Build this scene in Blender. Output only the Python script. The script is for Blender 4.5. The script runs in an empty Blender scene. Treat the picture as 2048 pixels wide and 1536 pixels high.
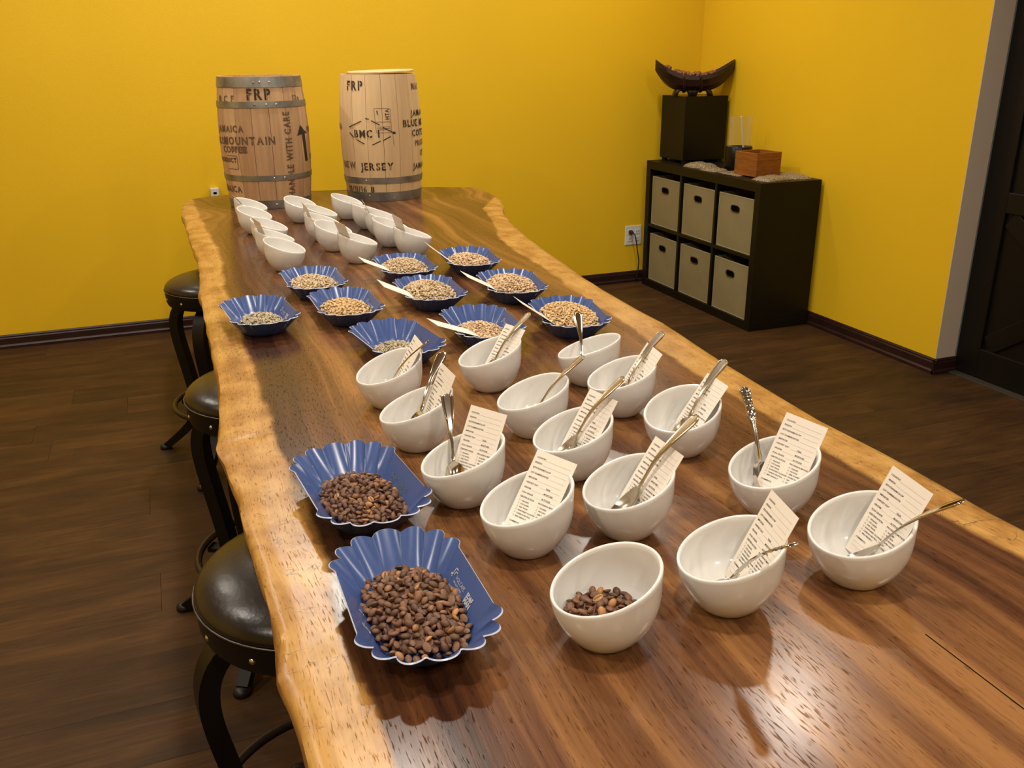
import bpy, bmesh, math, random
from mathutils import Vector, Matrix, noise
random.seed(7)
PI = math.pi
C = bpy.context.scene.collection
S = bpy.context.scene

# ---------------------------------------------------------------- camera, world, lights, exposure
cam = bpy.data.cameras.new('camera'); co = bpy.data.objects.new('camera', cam); C.objects.link(co)
cam.sensor_width = 36; cam.lens = 1783.74 / 2048 * 36; cam.clip_start = .02
rt = Vector((0.93143907, -0.36380335, -0.00826906)); up = Vector((0.13395826, 0.32166589, 0.93732931)); fw = Vector((0.33834367, 0.87417286, -0.34834664))
co.matrix_world = Matrix(((rt.x, up.x, -fw.x, 0), (rt.y, up.y, -fw.y, 0), (rt.z, up.z, -fw.z, 1.38), (0, 0, 0, 1)))
S.camera = co
w = bpy.data.worlds.new('world'); S.world = w; w.use_nodes = True
w.node_tree.nodes['Background'].inputs[0].default_value = (1, .86, .68, 1)
w.node_tree.nodes['Background'].inputs[1].default_value = .05
S.view_settings.view_transform = 'Standard'; S.view_settings.look = 'None'
S.view_settings.gamma = 1; S.view_settings.use_curve_mapping = False
S.view_settings.exposure = -0.12
CEIL = 2.6
def lamp(x, y, e, size=.13, spread=170, col=(1, .90, .78)):
    l = bpy.data.lights.new('ceiling_spot_or_fill', 'AREA'); l.shape = 'DISK'; l.size = size
    l.energy = e; l.color = col; l.spread = math.radians(spread)
    o = bpy.data.objects.new('ceiling_spot_or_fill', l); C.objects.link(o); o.location = (x, y, CEIL - .012)
for x in (-1.05, .47, 2.0):
    for y in (-.85, .7, 2.22, 3.76):
        lamp(x, y, 23 if (x == .47 and y == 3.76) else 12 if (x == 2.0 and y == 2.22) else 16.5)
for x, e in ((-.3, 4.5), (1.2, 5), (2.5, 7)): lamp(x, 4.45, e)  # weak extra row, added to brighten the upper walls

# ---------------------------------------------------------------- helpers
def link(o, parent=None):
    C.objects.link(o)
    if parent is not None: o.parent = parent
    return o
def tag(o, label=None, cat=None, group=None, kind=None):
    if label: o['label'] = label
    if cat: o['category'] = cat
    if group: o['group'] = group
    if kind: o['kind'] = kind
    return o
def empty(name, loc, rz=0, label=None, cat=None, group=None):
    o = bpy.data.objects.new(name, None); o.empty_display_size = .05; link(o)
    o.location = loc; o.rotation_euler = (0, 0, rz)
    return tag(o, label, cat, group)
class MB:
    def __init__(s): s.v = []; s.f = []; s.m = []
    def add(s, vs, fs, m=0, M=None):
        b = len(s.v)
        for p in vs:
            s.v.append(tuple(M @ Vector(p)) if M is not None else tuple(p))
        for f in fs: s.f.append(tuple(i + b for i in f)); s.m.append(m)
        return s
    def box(s, lo, hi, m=0, M=None, bev=0):
        x0, y0, z0 = lo; x1, y1, z1 = hi
        if bev:
            b = bev; vs = []; 
            for (z, k) in ((z0, b), (z0 + b, 0), (z1 - b, 0), (z1, b)):
                if k == 0: pts = [(x0 + b, y0), (x1 - b, y0), (x1, y0 + b), (x1, y1 - b), (x1 - b, y1), (x0 + b, y1), (x0, y1 - b), (x0, y0 + b)]
                else: pts = [(x0 + b, y0 + b * .3), (x1 - b, y0 + b * .3), (x1 - b * .3, y0 + b), (x1 - b * .3, y1 - b), (x1 - b, y1 - b * .3), (x0 + b, y1 - b * .3), (x0 + b * .3, y1 - b), (x0 + b * .3, y0 + b)]
                vs += [(p[0], p[1], z) for p in pts]
            fs = [tuple(range(7, -1, -1)), tuple(range(24, 32))]
            for r in range(3):
                for i in range(8): j = (i + 1) % 8; fs.append((r * 8 + i, r * 8 + j, r * 8 + 8 + j, r * 8 + 8 + i))
            return s.add(vs, fs, m, M)
        vs = [(x0, y0, z0), (x1, y0, z0), (x1, y1, z0), (x0, y1, z0), (x0, y0, z1), (x1, y0, z1), (x1, y1, z1), (x0, y1, z1)]
        return s.add(vs, [(3, 2, 1, 0), (4, 5, 6, 7), (0, 1, 5, 4), (1, 2, 6, 5), (2, 3, 7, 6), (3, 0, 4, 7)], m, M)
    def lathe(s, prof, n=32, m=0, M=None, cap0=False, cap1=False):
        vs = []; fs = []
        for r, z in prof:
            for i in range(n): a = 2 * PI * i / n; vs.append((r * math.cos(a), r * math.sin(a), z))
        for k in range(len(prof) - 1):
            for i in range(n): j = (i + 1) % n; fs.append((k * n + i, k * n + j, k * n + n + j, k * n + n + i))
        if cap0: fs.append(tuple(range(n - 1, -1, -1)))
        if cap1: fs.append(tuple(range((len(prof) - 1) * n, len(prof) * n)))
        return s.add(vs, fs, m, M)
    def tube(s, pts, rad, n=10, m=0, closed=False, flat=None):
        pts = [Vector(p) for p in pts]; N = len(pts); vs = []; fs = []
        ref = Vector((0, 0, 1))
        for k, p in enumerate(pts):
            a = pts[(k - 1) % N] if (k > 0 or closed) else p; b = pts[(k + 1) % N] if (k < N - 1 or closed) else p
            t = (b - a).normalized(); 
            rf = flat if flat is not None else ref
            if abs(t.dot(Vector(rf))) > .97 and flat is None: rf = Vector((1, 0, 0))
            u = Vector(rf).cross(t).normalized(); v = t.cross(u)
            r = rad[k] if isinstance(rad, (list, tuple)) and not isinstance(rad[0], (list, tuple)) else rad
            if isinstance(rad, list) and isinstance(rad[0], tuple): r = rad[k]
            ru, rv = (r if isinstance(r, tuple) else (r, r))
            for i in range(n): an = 2 * PI * (i + .5) / n; vs.append(tuple(p + u * ru * math.cos(an) + v * rv * math.sin(an)))
        for k in range(N if closed else N - 1):
            k2 = (k + 1) % N
            for i in range(n): j = (i + 1) % n; fs.append((k * n + i, k * n + j, k2 * n + j, k2 * n + i))
        if not closed: fs.append(tuple(range(n - 1, -1, -1))); fs.append(tuple(range((N - 1) * n, N * n)))
        return s.add(vs, fs, m)
    def mesh(s, name, mats, smooth=False):
        me = bpy.data.meshes.new(name); me.from_pydata(s.v, [], s.f)
        for mt in (mats if isinstance(mats, (list, tuple)) else [mats]): me.materials.append(mt)
        me.polygons.foreach_set('material_index', s.m)
        me.polygons.foreach_set('use_smooth', [smooth] * len(s.f)); me.update()
        return me
    def build(s, name, mats, parent=None, smooth=False, angle=None):
        me = s.mesh(name, mats, smooth)
        if angle is not None: me.set_sharp_from_angle(angle=math.radians(angle))
        return link(bpy.data.objects.new(name, me), parent)
def inst(name, me, parent=None, M=None):
    o = bpy.data.objects.new(name, me); link(o, parent)
    if M is not None: o.matrix_local = M
    return o
def sstep(a, b, x):
    t = max(0, min(1, (x - a) / (b - a))); return t * t * (3 - 2 * t)
def lerp_tab(tab, y):
    if y <= tab[0][1]: return tab[0][0]
    for (xa, ya), (xb, yb) in zip(tab, tab[1:]):
        if y <= yb: return xa + (xb - xa) * (y - ya) / (yb - ya + 1e-9)
    return tab[-1][0]

# ---------------------------------------------------------------- materials
def nmat(name):
    m = bpy.data.materials.new(name); m.use_nodes = True
    nt = m.node_tree; b = nt.nodes['Principled BSDF']; return m, nt, b
def N(nt, t, **kw):
    n = nt.nodes.new(t)
    for k, v in kw.items(): setattr(n, k, v)
    return n
def mat(name, col, rough=.5, metal=0, spec=.5, bump=0, bscale=200, var=0, vscale=5, coat=0, trans=0, ior=1.45, stretch=None, sheen=0):
    m, nt, b = nmat(name); L = nt.links
    b.inputs['Base Color'].default_value = (*col, 1); b.inputs['Roughness'].default_value = rough
    b.inputs['Metallic'].default_value = metal; b.inputs['Specular IOR Level'].default_value = spec
    b.inputs['Coat Weight'].default_value = coat; b.inputs['Transmission Weight'].default_value = trans; b.inputs['IOR'].default_value = ior
    tc = N(nt, 'ShaderNodeTexCoord'); mp = N(nt, 'ShaderNodeMapping'); L.new(tc.outputs['Object'], mp.inputs[0])
    if stretch: mp.inputs['Scale'].default_value = stretch
    if var:
        nz = N(nt, 'ShaderNodeTexNoise'); nz.inputs['Scale'].default_value = vscale; nz.inputs['Detail'].default_value = 5; L.new(mp.outputs[0], nz.inputs['Vector'])
        r = N(nt, 'ShaderNodeValToRGB'); e = r.color_ramp.elements
        e[0].position = .3; e[0].color = (*[c * (1 - var) for c in col], 1); e[1].position = .7; e[1].color = (*[min(1, c * (1 + var)) for c in col], 1)
        L.new(nz.outputs['Fac'], r.inputs[0]); L.new(r.outputs[0], b.inputs['Base Color'])
    if bump:
        nz = N(nt, 'ShaderNodeTexNoise'); nz.inputs['Scale'].default_value = bscale; nz.inputs['Detail'].default_value = 3; L.new(mp.outputs[0], nz.inputs['Vector'])
        bp = N(nt, 'ShaderNodeBump'); bp.inputs['Strength'].default_value = bump; bp.inputs['Distance'].default_value = .002
        L.new(nz.outputs['Fac'], bp.inputs['Height']); L.new(bp.outputs[0], b.inputs['Normal'])
    return m
M = {}
M['wall'] = mat('yellow_paint', (.72, .465, .016), .40, spec=.35, bump=.25, bscale=260, var=.02, vscale=2)
M['graywall'] = mat('grey_paint', (.50, .43, .35), .6, bump=.2, bscale=260)
M['ceil'] = mat('ceiling_paint', (.50, .46, .40), .85)
M['base'] = mat('dark_red_wood', (.022, .0075, .006), .38, bump=.1, bscale=60, var=.3, vscale=12)
M['door'] = mat('dark_door_wood', (.0055, .0036, .0024), .42, spec=.35, var=.3, vscale=6, stretch=(1, 1, .1))
M['porcelain'] = mat('white_porcelain', (.71, .695, .66), .16, spec=.5, coat=.3)
M['card'] = mat('cream_card', (.78, .72, .63), .65)
M['ink'] = mat('black_ink', (.07, .06, .055), .6)
M['inklight'] = mat('grey_rule_ink', (.30, .27, .24), .6)
M['steel'] = mat('polished_steel', (.62, .58, .52), .13, metal=1)
M['steel2'] = mat('brushed_steel', (.50, .44, .34), .24, metal=1)
M['hoop'] = mat('galvanised_steel', (.27, .27, .25), .42, metal=.75, var=.4, vscale=14)
M['rivet'] = mat('bright_rivet', (.6, .58, .54), .25, metal=1)
M['stencil'] = mat('stencil_ink', (.035, .022, .015), .8)
M['stencil_faint'] = mat('faded_stencil_ink', (.13, .075, .04), .8)
M['tray_in'] = mat('blue_plastic', (.048, .085, .235), .26, spec=.5, var=.04, vscale=8)
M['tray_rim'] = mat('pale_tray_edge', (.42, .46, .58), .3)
M['print'] = mat('silver_print', (.42, .44, .50), .4)
M['print_dull'] = mat('dull_print', (.10, .13, .15), .5)
M['leather'] = mat('dark_leather', (.017, .012, .008), .29, spec=.40, bump=.2, bscale=90, var=.25, vscale=20)
M['black_metal'] = mat('black_metal', (.007, .006, .005), .45, metal=.3)
M['black_metal2'] = mat('dull_grey_metal', (.12, .11, .10), .35, metal=.8)
M['pipe'] = mat('bronze_pipe', (.045, .032, .02), .4, metal=.6)
M['espresso'] = mat('black_brown_laminate', (.0065, .005, .0022), .45, spec=.3, var=.15, vscale=6)
M['blackbox'] = mat('black_laminate', (.0035, .0036, .0032), .3, spec=.3)
M['fabric'] = mat('beige_canvas', (.235, .20, .098), .85, bump=.3, bscale=500, var=.05, vscale=9)
M['hem'] = mat('pale_hem', (.34, .30, .17), .8)
M['brass'] = mat('brown_grommet', (.12, .07, .025), .35, metal=.7)
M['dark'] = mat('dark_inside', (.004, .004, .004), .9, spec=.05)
M['plastic'] = mat('white_plastic', (.62, .62, .60), .35)
M['cord'] = mat('black_rubber', (.006, .005, .006), .45)
M['cedar'] = mat('orange_cedar', (.235, .078, .012), .5, var=.25, vscale=14, stretch=(1, 1, 7))
M['carved'] = mat('dark_carved_wood', (.022, .009, .0055), .38, bump=.3, bscale=70, var=.4, vscale=20)
M['nut'] = mat('red_brown_nut', (.20, .075, .03), .5, var=.3, vscale=60)
def clear():
    m, nt, b = nmat('clear_plastic'); L = nt.links
    t = N(nt, 'ShaderNodeBsdfTransparent'); t.inputs[0].default_value = (.96, .96, .93, 1)
    b.inputs['Base Color'].default_value = (.8, .8, .75, 1); b.inputs['Roughness'].default_value = .08
    lw = N(nt, 'ShaderNodeLayerWeight'); lw.inputs[0].default_value = .25
    mr = N(nt, 'ShaderNodeMapRange'); L.new(lw.outputs['Facing'], mr.inputs[0]); mr.inputs[3].default_value = .015; mr.inputs[4].default_value = .20
    mx = N(nt, 'ShaderNodeMixShader'); L.new(mr.outputs[0], mx.inputs[0]); L.new(t.outputs[0], mx.inputs[1]); L.new(b.outputs[0], mx.inputs[2])
    L.new(mx.outputs[0], nt.nodes['Material Output'].inputs[0]); return m
M['glass'] = clear()
M['white'] = mat('off_white_stick', (.72, .66, .5), .5)

def obj_random_mix(name, cols, rough, attr=None, bump=.2, bscale=900, spec=.4, coat=0):
    m, nt, b = nmat(name); L = nt.links
    oi = N(nt, 'ShaderNodeObjectInfo')
    at = N(nt, 'ShaderNodeAttribute'); at.attribute_name = 'tint'
    ad = N(nt, 'ShaderNodeMath', operation='ADD'); L.new(oi.outputs['Random'], ad.inputs[0]); L.new(at.outputs['Fac'], ad.inputs[1])
    fr = N(nt, 'ShaderNodeMath', operation='FRACT'); L.new(ad.outputs[0], fr.inputs[0])
    r = N(nt, 'ShaderNodeValToRGB'); e = r.color_ramp.elements
    while len(e) < len(cols): e.new(.5)
    for i, (p, c) in enumerate(cols): e[i].position = p; e[i].color = (*c, 1)
    L.new(fr.outputs[0], r.inputs[0]); L.new(r.outputs[0], b.inputs['Base Color'])
    b.inputs['Roughness'].default_value = rough; b.inputs['Specular IOR Level'].default_value = spec
    tc = N(nt, 'ShaderNodeTexCoord'); nz = N(nt, 'ShaderNodeTexNoise'); nz.inputs['Scale'].default_value = bscale; L.new(tc.outputs['Object'], nz.inputs['Vector'])
    bp = N(nt, 'ShaderNodeBump'); bp.inputs['Strength'].default_value = bump; bp.inputs['Distance'].default_value = .0006
    L.new(nz.outputs['Fac'], bp.inputs['Height']); L.new(bp.outputs[0], b.inputs['Normal'])
    return m
M['roast'] = obj_random_mix('roasted_bean', [(0, (.075, .032, .017)), (.5, (.125, .055, .027)), (.88, (.19, .085, .038)), (.97, (.42, .20, .065))], .45)
M['crease'] = mat('bean_crease', (.16, .085, .045), .7)
M['gcrease'] = mat('green_bean_crease', (.13, .10, .05), .8)
def green(name, c):
    return obj_random_mix(name, [(0, tuple(x * .74 for x in c)), (.3, tuple(x * .92 for x in c)), (.75, c), (1, tuple(min(1, x * 1.2) for x in c))], .55)
M['g_grey'] = green('grey_green_bean', (.44, .37, .24)); M['g_tan'] = green('tan_green_bean', (.60, .45, .27))
M['g_gold'] = green('golden_green_bean', (.66, .44, .20)); M['g_pink'] = green('pinkish_tan_bean', (.66, .46, .27))

# wood: plank floor
def floor_mat():
    m, nt, b = nmat('floor_laminate'); L = nt.links
    tc = N(nt, 'ShaderNodeTexCoord'); oi = N(nt, 'ShaderNodeObjectInfo')
    off = N(nt, 'ShaderNodeVectorMath', operation='SCALE'); cx = N(nt, 'ShaderNodeCombineXYZ')
    L.new(oi.outputs['Random'], cx.inputs[0]); L.new(oi.outputs['Random'], cx.inputs[1]); L.new(cx.outputs[0], off.inputs[0]); off.inputs['Scale'].default_value = 37
    ad = N(nt, 'ShaderNodeVectorMath', operation='ADD'); L.new(tc.outputs['Object'], ad.inputs[0]); L.new(off.outputs[0], ad.inputs[1])
    def nz(sc, scale, det=5, rough=.6):
        mp = N(nt, 'ShaderNodeMapping'); mp.inputs['Scale'].default_value = sc; L.new(ad.outputs[0], mp.inputs[0])
        n = N(nt, 'ShaderNodeTexNoise'); n.inputs['Scale'].default_value = scale; n.inputs['Detail'].default_value = det; n.inputs['Roughness'].default_value = rough
        n.inputs['Distortion'].default_value = .5
        L.new(mp.outputs[0], n.inputs['Vector']); return n
    n1 = nz((1.5, 5, 1), 1.5, 5, .65); n2 = nz((2.5, 45, 1), 2.0, 4); n3 = nz((12, 220, 1), 2, 2)
    r = N(nt, 'ShaderNodeValToRGB'); e = r.color_ramp.elements
    e[0].position = .3; e[0].color = (.024, .0135, .0060, 1); e[1].position = .72; e[1].color = (.090, .042, .013, 1)
    k = e.new(.5); k.color = (.050, .024, .0085, 1)
    mx = N(nt, 'ShaderNodeMath', operation='MULTIPLY_ADD'); L.new(n2.outputs['Fac'], mx.inputs[0]); mx.inputs[1].default_value = .4
    s1 = N(nt, 'ShaderNodeMath', operation='MULTIPLY_ADD'); L.new(n1.outputs['Fac'], s1.inputs[0]); s1.inputs[1].default_value = .75; s1.inputs[2].default_value = -.12
    L.new(s1.outputs[0], mx.inputs[2])
    s2 = N(nt, 'ShaderNodeMath', operation='MULTIPLY_ADD'); L.new(oi.outputs['Random'], s2.inputs[0]); s2.inputs[1].default_value = .12; L.new(mx.outputs[0], s2.inputs[2])
    L.new(s2.outputs[0], r.inputs[0]); L.new(r.outputs[0], b.inputs['Base Color'])
    b.inputs['Roughness'].default_value = .50; b.inputs['Specular IOR Level'].default_value = .14
    bp = N(nt, 'ShaderNodeBump'); bp.inputs['Strength'].default_value = .25; bp.inputs['Distance'].default_value = .001; L.new(n3.outputs['Fac'], bp.inputs['Height']); L.new(bp.outputs[0], b.inputs['Normal'])
    return m
M['floor'] = floor_mat()

# wood: live-edge slab.  'sap' = signed distance (m) into the pale sapwood band
def slab_mat():
    m, nt, b = nmat('live_edge_wood'); L = nt.links
    tc = N(nt, 'ShaderNodeTexCoord'); at = N(nt, 'ShaderNodeAttribute'); at.attribute_name = 'sap'
    warp = N(nt, 'ShaderNodeTexNoise'); warp.inputs['Scale'].default_value = 1.1; warp.inputs['Detail'].default_value = 2; L.new(tc.outputs['Object'], warp.inputs['Vector'])
    sb = N(nt, 'ShaderNodeVectorMath', operation='SUBTRACT'); L.new(warp.outputs['Color'], sb.inputs[0]); sb.inputs[1].default_value = (.5, .5, .5)
    # swirl gets stronger towards the far, wide end
    sx = N(nt, 'ShaderNodeSeparateXYZ'); L.new(tc.outputs['Object'], sx.inputs[0])
    mr = N(nt, 'ShaderNodeMapRange'); L.new(sx.outputs['Y'], mr.inputs[0]); mr.inputs[1].default_value = 2.2; mr.inputs[2].default_value = 3.8; mr.inputs[3].default_value = .10; mr.inputs[4].default_value = .55
    sc = N(nt, 'ShaderNodeVectorMath', operation='SCALE'); L.new(sb.outputs[0], sc.inputs[0]); L.new(mr.outputs[0], sc.inputs['Scale'])
    ad = N(nt, 'ShaderNodeVectorMath', operation='ADD'); L.new(tc.outputs['Object'], ad.inputs[0]); L.new(sc.outputs[0], ad.inputs[1])
    def nz(scl, scale, det=4, rough=.55, dist=0):
        mp = N(nt, 'ShaderNodeMapping'); mp.inputs['Scale'].default_value = scl; L.new(ad.outputs[0], mp.inputs[0])
        n = N(nt, 'ShaderNodeTexNoise'); n.inputs['Scale'].default_value = scale; n.inputs['Detail'].default_value = det; n.inputs['Roughness'].default_value = rough; n.inputs['Distortion'].default_value = dist
        L.new(mp.outputs[0], n.inputs['Vector']); return n
    big = nz((6.5, .32, 1), 1, 3, .55, .15); mid = nz((30, .8, 1), 1, 5, .62, .15); fine = nz((300, 7, 20), 1, 3, .6)
    blot = nz((10, 8, 1), 1.6, 4, .6)
    def ramp(src, els):
        r = N(nt, 'ShaderNodeValToRGB'); e = r.color_ramp.elements
        while len(e) < len(els): e.new(.5)
        for i, (p, c) in enumerate(els): e[i].position = p; e[i].color = (*c, 1)
        L.new(src, r.inputs[0]); return r
    a1 = N(nt, 'ShaderNodeMath', operation='MULTIPLY_ADD'); L.new(mid.outputs['Fac'], a1.inputs[0]); a1.inputs[1].default_value = .86
    a0 = N(nt, 'ShaderNodeMath', operation='MULTIPLY_ADD'); L.new(big.outputs['Fac'], a0.inputs[0]); a0.inputs[1].default_value = .80; a0.inputs[2].default_value = -.335
    L.new(a0.outputs[0], a1.inputs[2])
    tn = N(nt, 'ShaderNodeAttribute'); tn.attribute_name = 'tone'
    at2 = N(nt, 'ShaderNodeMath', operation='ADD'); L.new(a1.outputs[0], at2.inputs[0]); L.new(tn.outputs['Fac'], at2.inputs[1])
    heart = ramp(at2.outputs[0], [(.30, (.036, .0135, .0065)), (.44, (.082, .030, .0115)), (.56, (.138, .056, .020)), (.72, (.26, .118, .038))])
    a2 = N(nt, 'ShaderNodeMath', operation='MULTIPLY_ADD'); L.new(blot.outputs['Fac'], a2.inputs[0]); a2.inputs[1].default_value = .7
    a3 = N(nt, 'ShaderNodeMath', operation='MULTIPLY'); L.new(mid.outputs['Fac'], a3.inputs[0]); a3.inputs[1].default_value = .35; L.new(a3.outputs[0], a2.inputs[2])
    sap = ramp(a2.outputs[0], [(.36, (.23, .098, .020)), (.50, (.36, .18, .044)), (.62, (.46, .255, .070))])
    # boundary with noise
    bn = N(nt, 'ShaderNodeTexNoise'); bn.inputs['Scale'].default_value = 9; bn.inputs['Detail'].default_value = 3; L.new(tc.outputs['Object'], bn.inputs['Vector'])
    f1 = N(nt, 'ShaderNodeMath', operation='MULTIPLY_ADD'); L.new(bn.outputs['Fac'], f1.inputs[0]); f1.inputs[1].default_value = .03; f1.inputs[2].default_value = -.015
    f2 = N(nt, 'ShaderNodeMath', operation='ADD'); L.new(at.outputs['Fac'], f2.inputs[0]); L.new(f1.outputs[0], f2.inputs[1])
    fr = N(nt, 'ShaderNodeMapRange', interpolation_type='SMOOTHSTEP'); L.new(f2.outputs[0], fr.inputs[0]); fr.inputs[1].default_value = -.008; fr.inputs[2].default_value = .008
    mx = N(nt, 'ShaderNodeMix', data_type='RGBA'); L.new(fr.outputs[0], mx.inputs[0]); L.new(heart.outputs[0], mx.inputs[6]); L.new(sap.outputs[0], mx.inputs[7])
    # pores: short dark flecks along the grain
    po = nz((520, 60, 1), 1, 2, .5)
    pr = N(nt, 'ShaderNodeMapRange'); L.new(po.outputs['Fac'], pr.inputs[0]); pr.inputs[1].default_value = .30; pr.inputs[2].default_value = .40; pr.inputs[3].default_value = .6; pr.inputs[4].default_value = 1
    fi = N(nt, 'ShaderNodeMapRange'); L.new(fine.outputs['Fac'], fi.inputs[0]); fi.inputs[1].default_value = .3; fi.inputs[2].default_value = .7; fi.inputs[3].default_value = .88; fi.inputs[4].default_value = 1.10
    pm = N(nt, 'ShaderNodeMath', operation='MULTIPLY'); L.new(pr.outputs[0], pm.inputs[0]); L.new(fi.outputs[0], pm.inputs[1])
    # worm-line figure on the sapwood, a few thin dark wandering lines
    vm = N(nt, 'ShaderNodeTexNoise'); vm.inputs['Scale'].default_value = 14; vm.inputs['Detail'].default_value = 4; vm.inputs['Distortion'].default_value = 1.2; L.new(tc.outputs['Object'], vm.inputs['Vector'])
    v1 = N(nt, 'ShaderNodeMath', operation='SUBTRACT'); L.new(vm.outputs['Fac'], v1.inputs[0]); v1.inputs[1].default_value = .60
    v2 = N(nt, 'ShaderNodeMath', operation='ABSOLUTE'); L.new(v1.outputs[0], v2.inputs[0])
    v3 = N(nt, 'ShaderNodeMapRange'); L.new(v2.outputs[0], v3.inputs[0]); v3.inputs[1].default_value = .002; v3.inputs[2].default_value = .006; v3.inputs[3].default_value = .45; v3.inputs[4].default_value = 1
    v4 = N(nt, 'ShaderNodeMath', operation='SUBTRACT'); v4.inputs[0].default_value = 1; L.new(fr.outputs[0], v4.inputs[1])
    v5 = N(nt, 'ShaderNodeMath', operation='MAXIMUM'); L.new(v3.outputs[0], v5.inputs[0]); L.new(v4.outputs[0], v5.inputs[1])
    pm2 = N(nt, 'ShaderNodeMath', operation='MULTIPLY'); L.new(pm.outputs[0], pm2.inputs[0]); L.new(v5.outputs[0], pm2.inputs[1])
    mu = N(nt, 'ShaderNodeVectorMath', operation='SCALE'); L.new(mx.outputs[2], mu.inputs[0]); L.new(pm2.outputs[0], mu.inputs['Scale'])
    L.new(mu.outputs[0], b.inputs['Base Color'])
    sm = N(nt, 'ShaderNodeMapRange'); L.new(po.outputs['Fac'], sm.inputs[0]); sm.inputs[1].default_value = .35; sm.inputs[2].default_value = .43; sm.inputs[3].default_value = .08; sm.inputs[4].default_value = .50
    L.new(sm.outputs[0], b.inputs['Specular IOR Level'])
    rr = N(nt, 'ShaderNodeMapRange'); L.new(fine.outputs['Fac'], rr.inputs[0]); rr.inputs[3].default_value = .19; rr.inputs[4].default_value = .27; 
    rs = N(nt, 'ShaderNodeMath', operation='MULTIPLY_ADD'); L.new(fr.outputs[0], rs.inputs[0]); rs.inputs[1].default_value = .07; L.new(rr.outputs[0], rs.inputs[2]); L.new(rs.outputs[0], b.inputs['Roughness'])
    bp = N(nt, 'ShaderNodeBump'); bp.inputs['Strength'].default_value = .22; bp.inputs['Distance'].default_value = .0004; L.new(pm.outputs[0], bp.inputs['Height']); L.new(bp.outputs[0], b.inputs['Normal'])
    return m
M['slab'] = slab_mat()

def stave_mat(name, c0, c1):
    m, nt, b = nmat(name); L = nt.links
    tc = N(nt, 'ShaderNodeTexCoord'); oi = N(nt, 'ShaderNodeObjectInfo')
    mp = N(nt, 'ShaderNodeMapping'); mp.inputs['Scale'].default_value = (70, 70, 3); L.new(tc.outputs['Object'], mp.inputs[0])
    n = N(nt, 'ShaderNodeTexNoise'); n.inputs['Scale'].default_value = 1; n.inputs['Detail'].default_value = 4; n.inputs['Distortion'].default_value = .4; L.new(mp.outputs[0], n.inputs['Vector'])
    a = N(nt, 'ShaderNodeMath', operation='MULTIPLY_ADD'); L.new(oi.outputs['Random'], a.inputs[0]); a.inputs[1].default_value = .45; 
    a2 = N(nt, 'ShaderNodeMath', operation='MULTIPLY_ADD'); L.new(n.outputs['Fac'], a2.inputs[0]); a2.inputs[1].default_value = .8; a2.inputs[2].default_value = -.12; L.new(a2.outputs[0], a.inputs[2])
    r = N(nt, 'ShaderNodeValToRGB'); e = r.color_ramp.elements; e[0].position = .15; e[0].color = (*c0, 1); e[1].position = .85; e[1].color = (*c1, 1)
    L.new(a.outputs[0], r.inputs[0]); L.new(r.outputs[0], b.inputs['Base Color']); b.inputs['Roughness'].default_value = .62; b.inputs['Specular IOR Level'].default_value = .3
    return m
M['stave_a'] = stave_mat('brown_barrel_wood', (.38, .225, .115), (.61, .405, .22))
M['stave_b'] = stave_mat('pale_barrel_wood', (.54, .37, .195), (.70, .52, .295))

# ---------------------------------------------------------------- room shell
BY, RX, JY, JX = 4.929, 3.154, 2.860, 3.267
LX, NY = -2.3, -2.2
def struct(name, mb, m, smooth=False):
    o = mb.build(name, m, None, smooth); o['kind'] = 'structure'; return o
struct('wall_back', MB().box((LX - .1, BY, 0), (RX + .1, BY + .1, CEIL)), M['wall'])
struct('wall_right', MB().box((RX, JY, 0), (RX + .1, BY, CEIL)), M['wall'])
struct('wall_left', MB().box((LX - .1, NY, 0), (LX, BY, CEIL)), M['wall'])
struct('wall_near', MB().box((LX - .1, NY - .1, 0), (JX + .2, NY, CEIL)), M['wall'])
struct('wall_doorside', MB().box((JX + .001, NY, 0), (JX + .1, 1.80, CEIL)).box((JX + .001, 1.80, 2.15), (JX + .1, JY, CEIL)), M['graywall'])
struct('trim_1', MB().box((RX, JY - .004, 0), (JX, JY, CEIL)), M['graywall'])      # grey return beside the door
struct('ceiling', MB().box((LX - .1, NY - .1, CEIL), (JX + .2, BY + .1, CEIL + .1)), M['ceil'])
# floor: every laminate plank is an object of its own
fl = struct('floor', MB().box((LX - .1, NY - .1, -.06), (JX + .2, BY + .1, -.012)), M['dark'])
PW, PL_, gap = .192, 1.26, .0005
def plank_mesh(x0, x1, name='plank'):
    b = .0006; z = 0
    vs = [(x0, 0, -.011), (x1, 0, -.011), (x1, PW - gap, -.011), (x0, PW - gap, -.011), (x0, 0, -b), (x1, 0, -b), (x1, PW - gap, -b), (x0, PW - gap, -b),
          (x0 + b, b, 0), (x1 - b, b, 0), (x1 - b, PW - gap - b, 0), (x0 + b, PW - gap - b, 0)]
    fs = [(0, 1, 5, 4), (1, 2, 6, 5), (2, 3, 7, 6), (3, 0, 4, 7), (4, 5, 9, 8), (5, 6, 10, 9), (6, 7, 11, 10), (7, 4, 8, 11), (8, 9, 10, 11), (3, 2, 1, 0)]
    return MB().add(vs, fs).mesh(name, M['floor'])
full = plank_mesh(0, PL_ - gap); y = NY; row = 0
while y < BY - .02:
    x = LX - random.random() * PL_
    while x < JX:
        a = max(x, LX); bb = min(x + PL_, JX)
        if bb - a > .03:
            ye = min(PW, BY - y)
            if a == x and bb == x + PL_ and ye >= PW: o = inst('plank', full, fl); o.location = (x, y, 0)
            else:
                o = inst('plank', plank_mesh(0, bb - a - gap), fl); o.location = (a, y, 0)
                if ye < PW: o.scale.y = ye / PW
        x += PL_
    y += PW; row += 1
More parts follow.
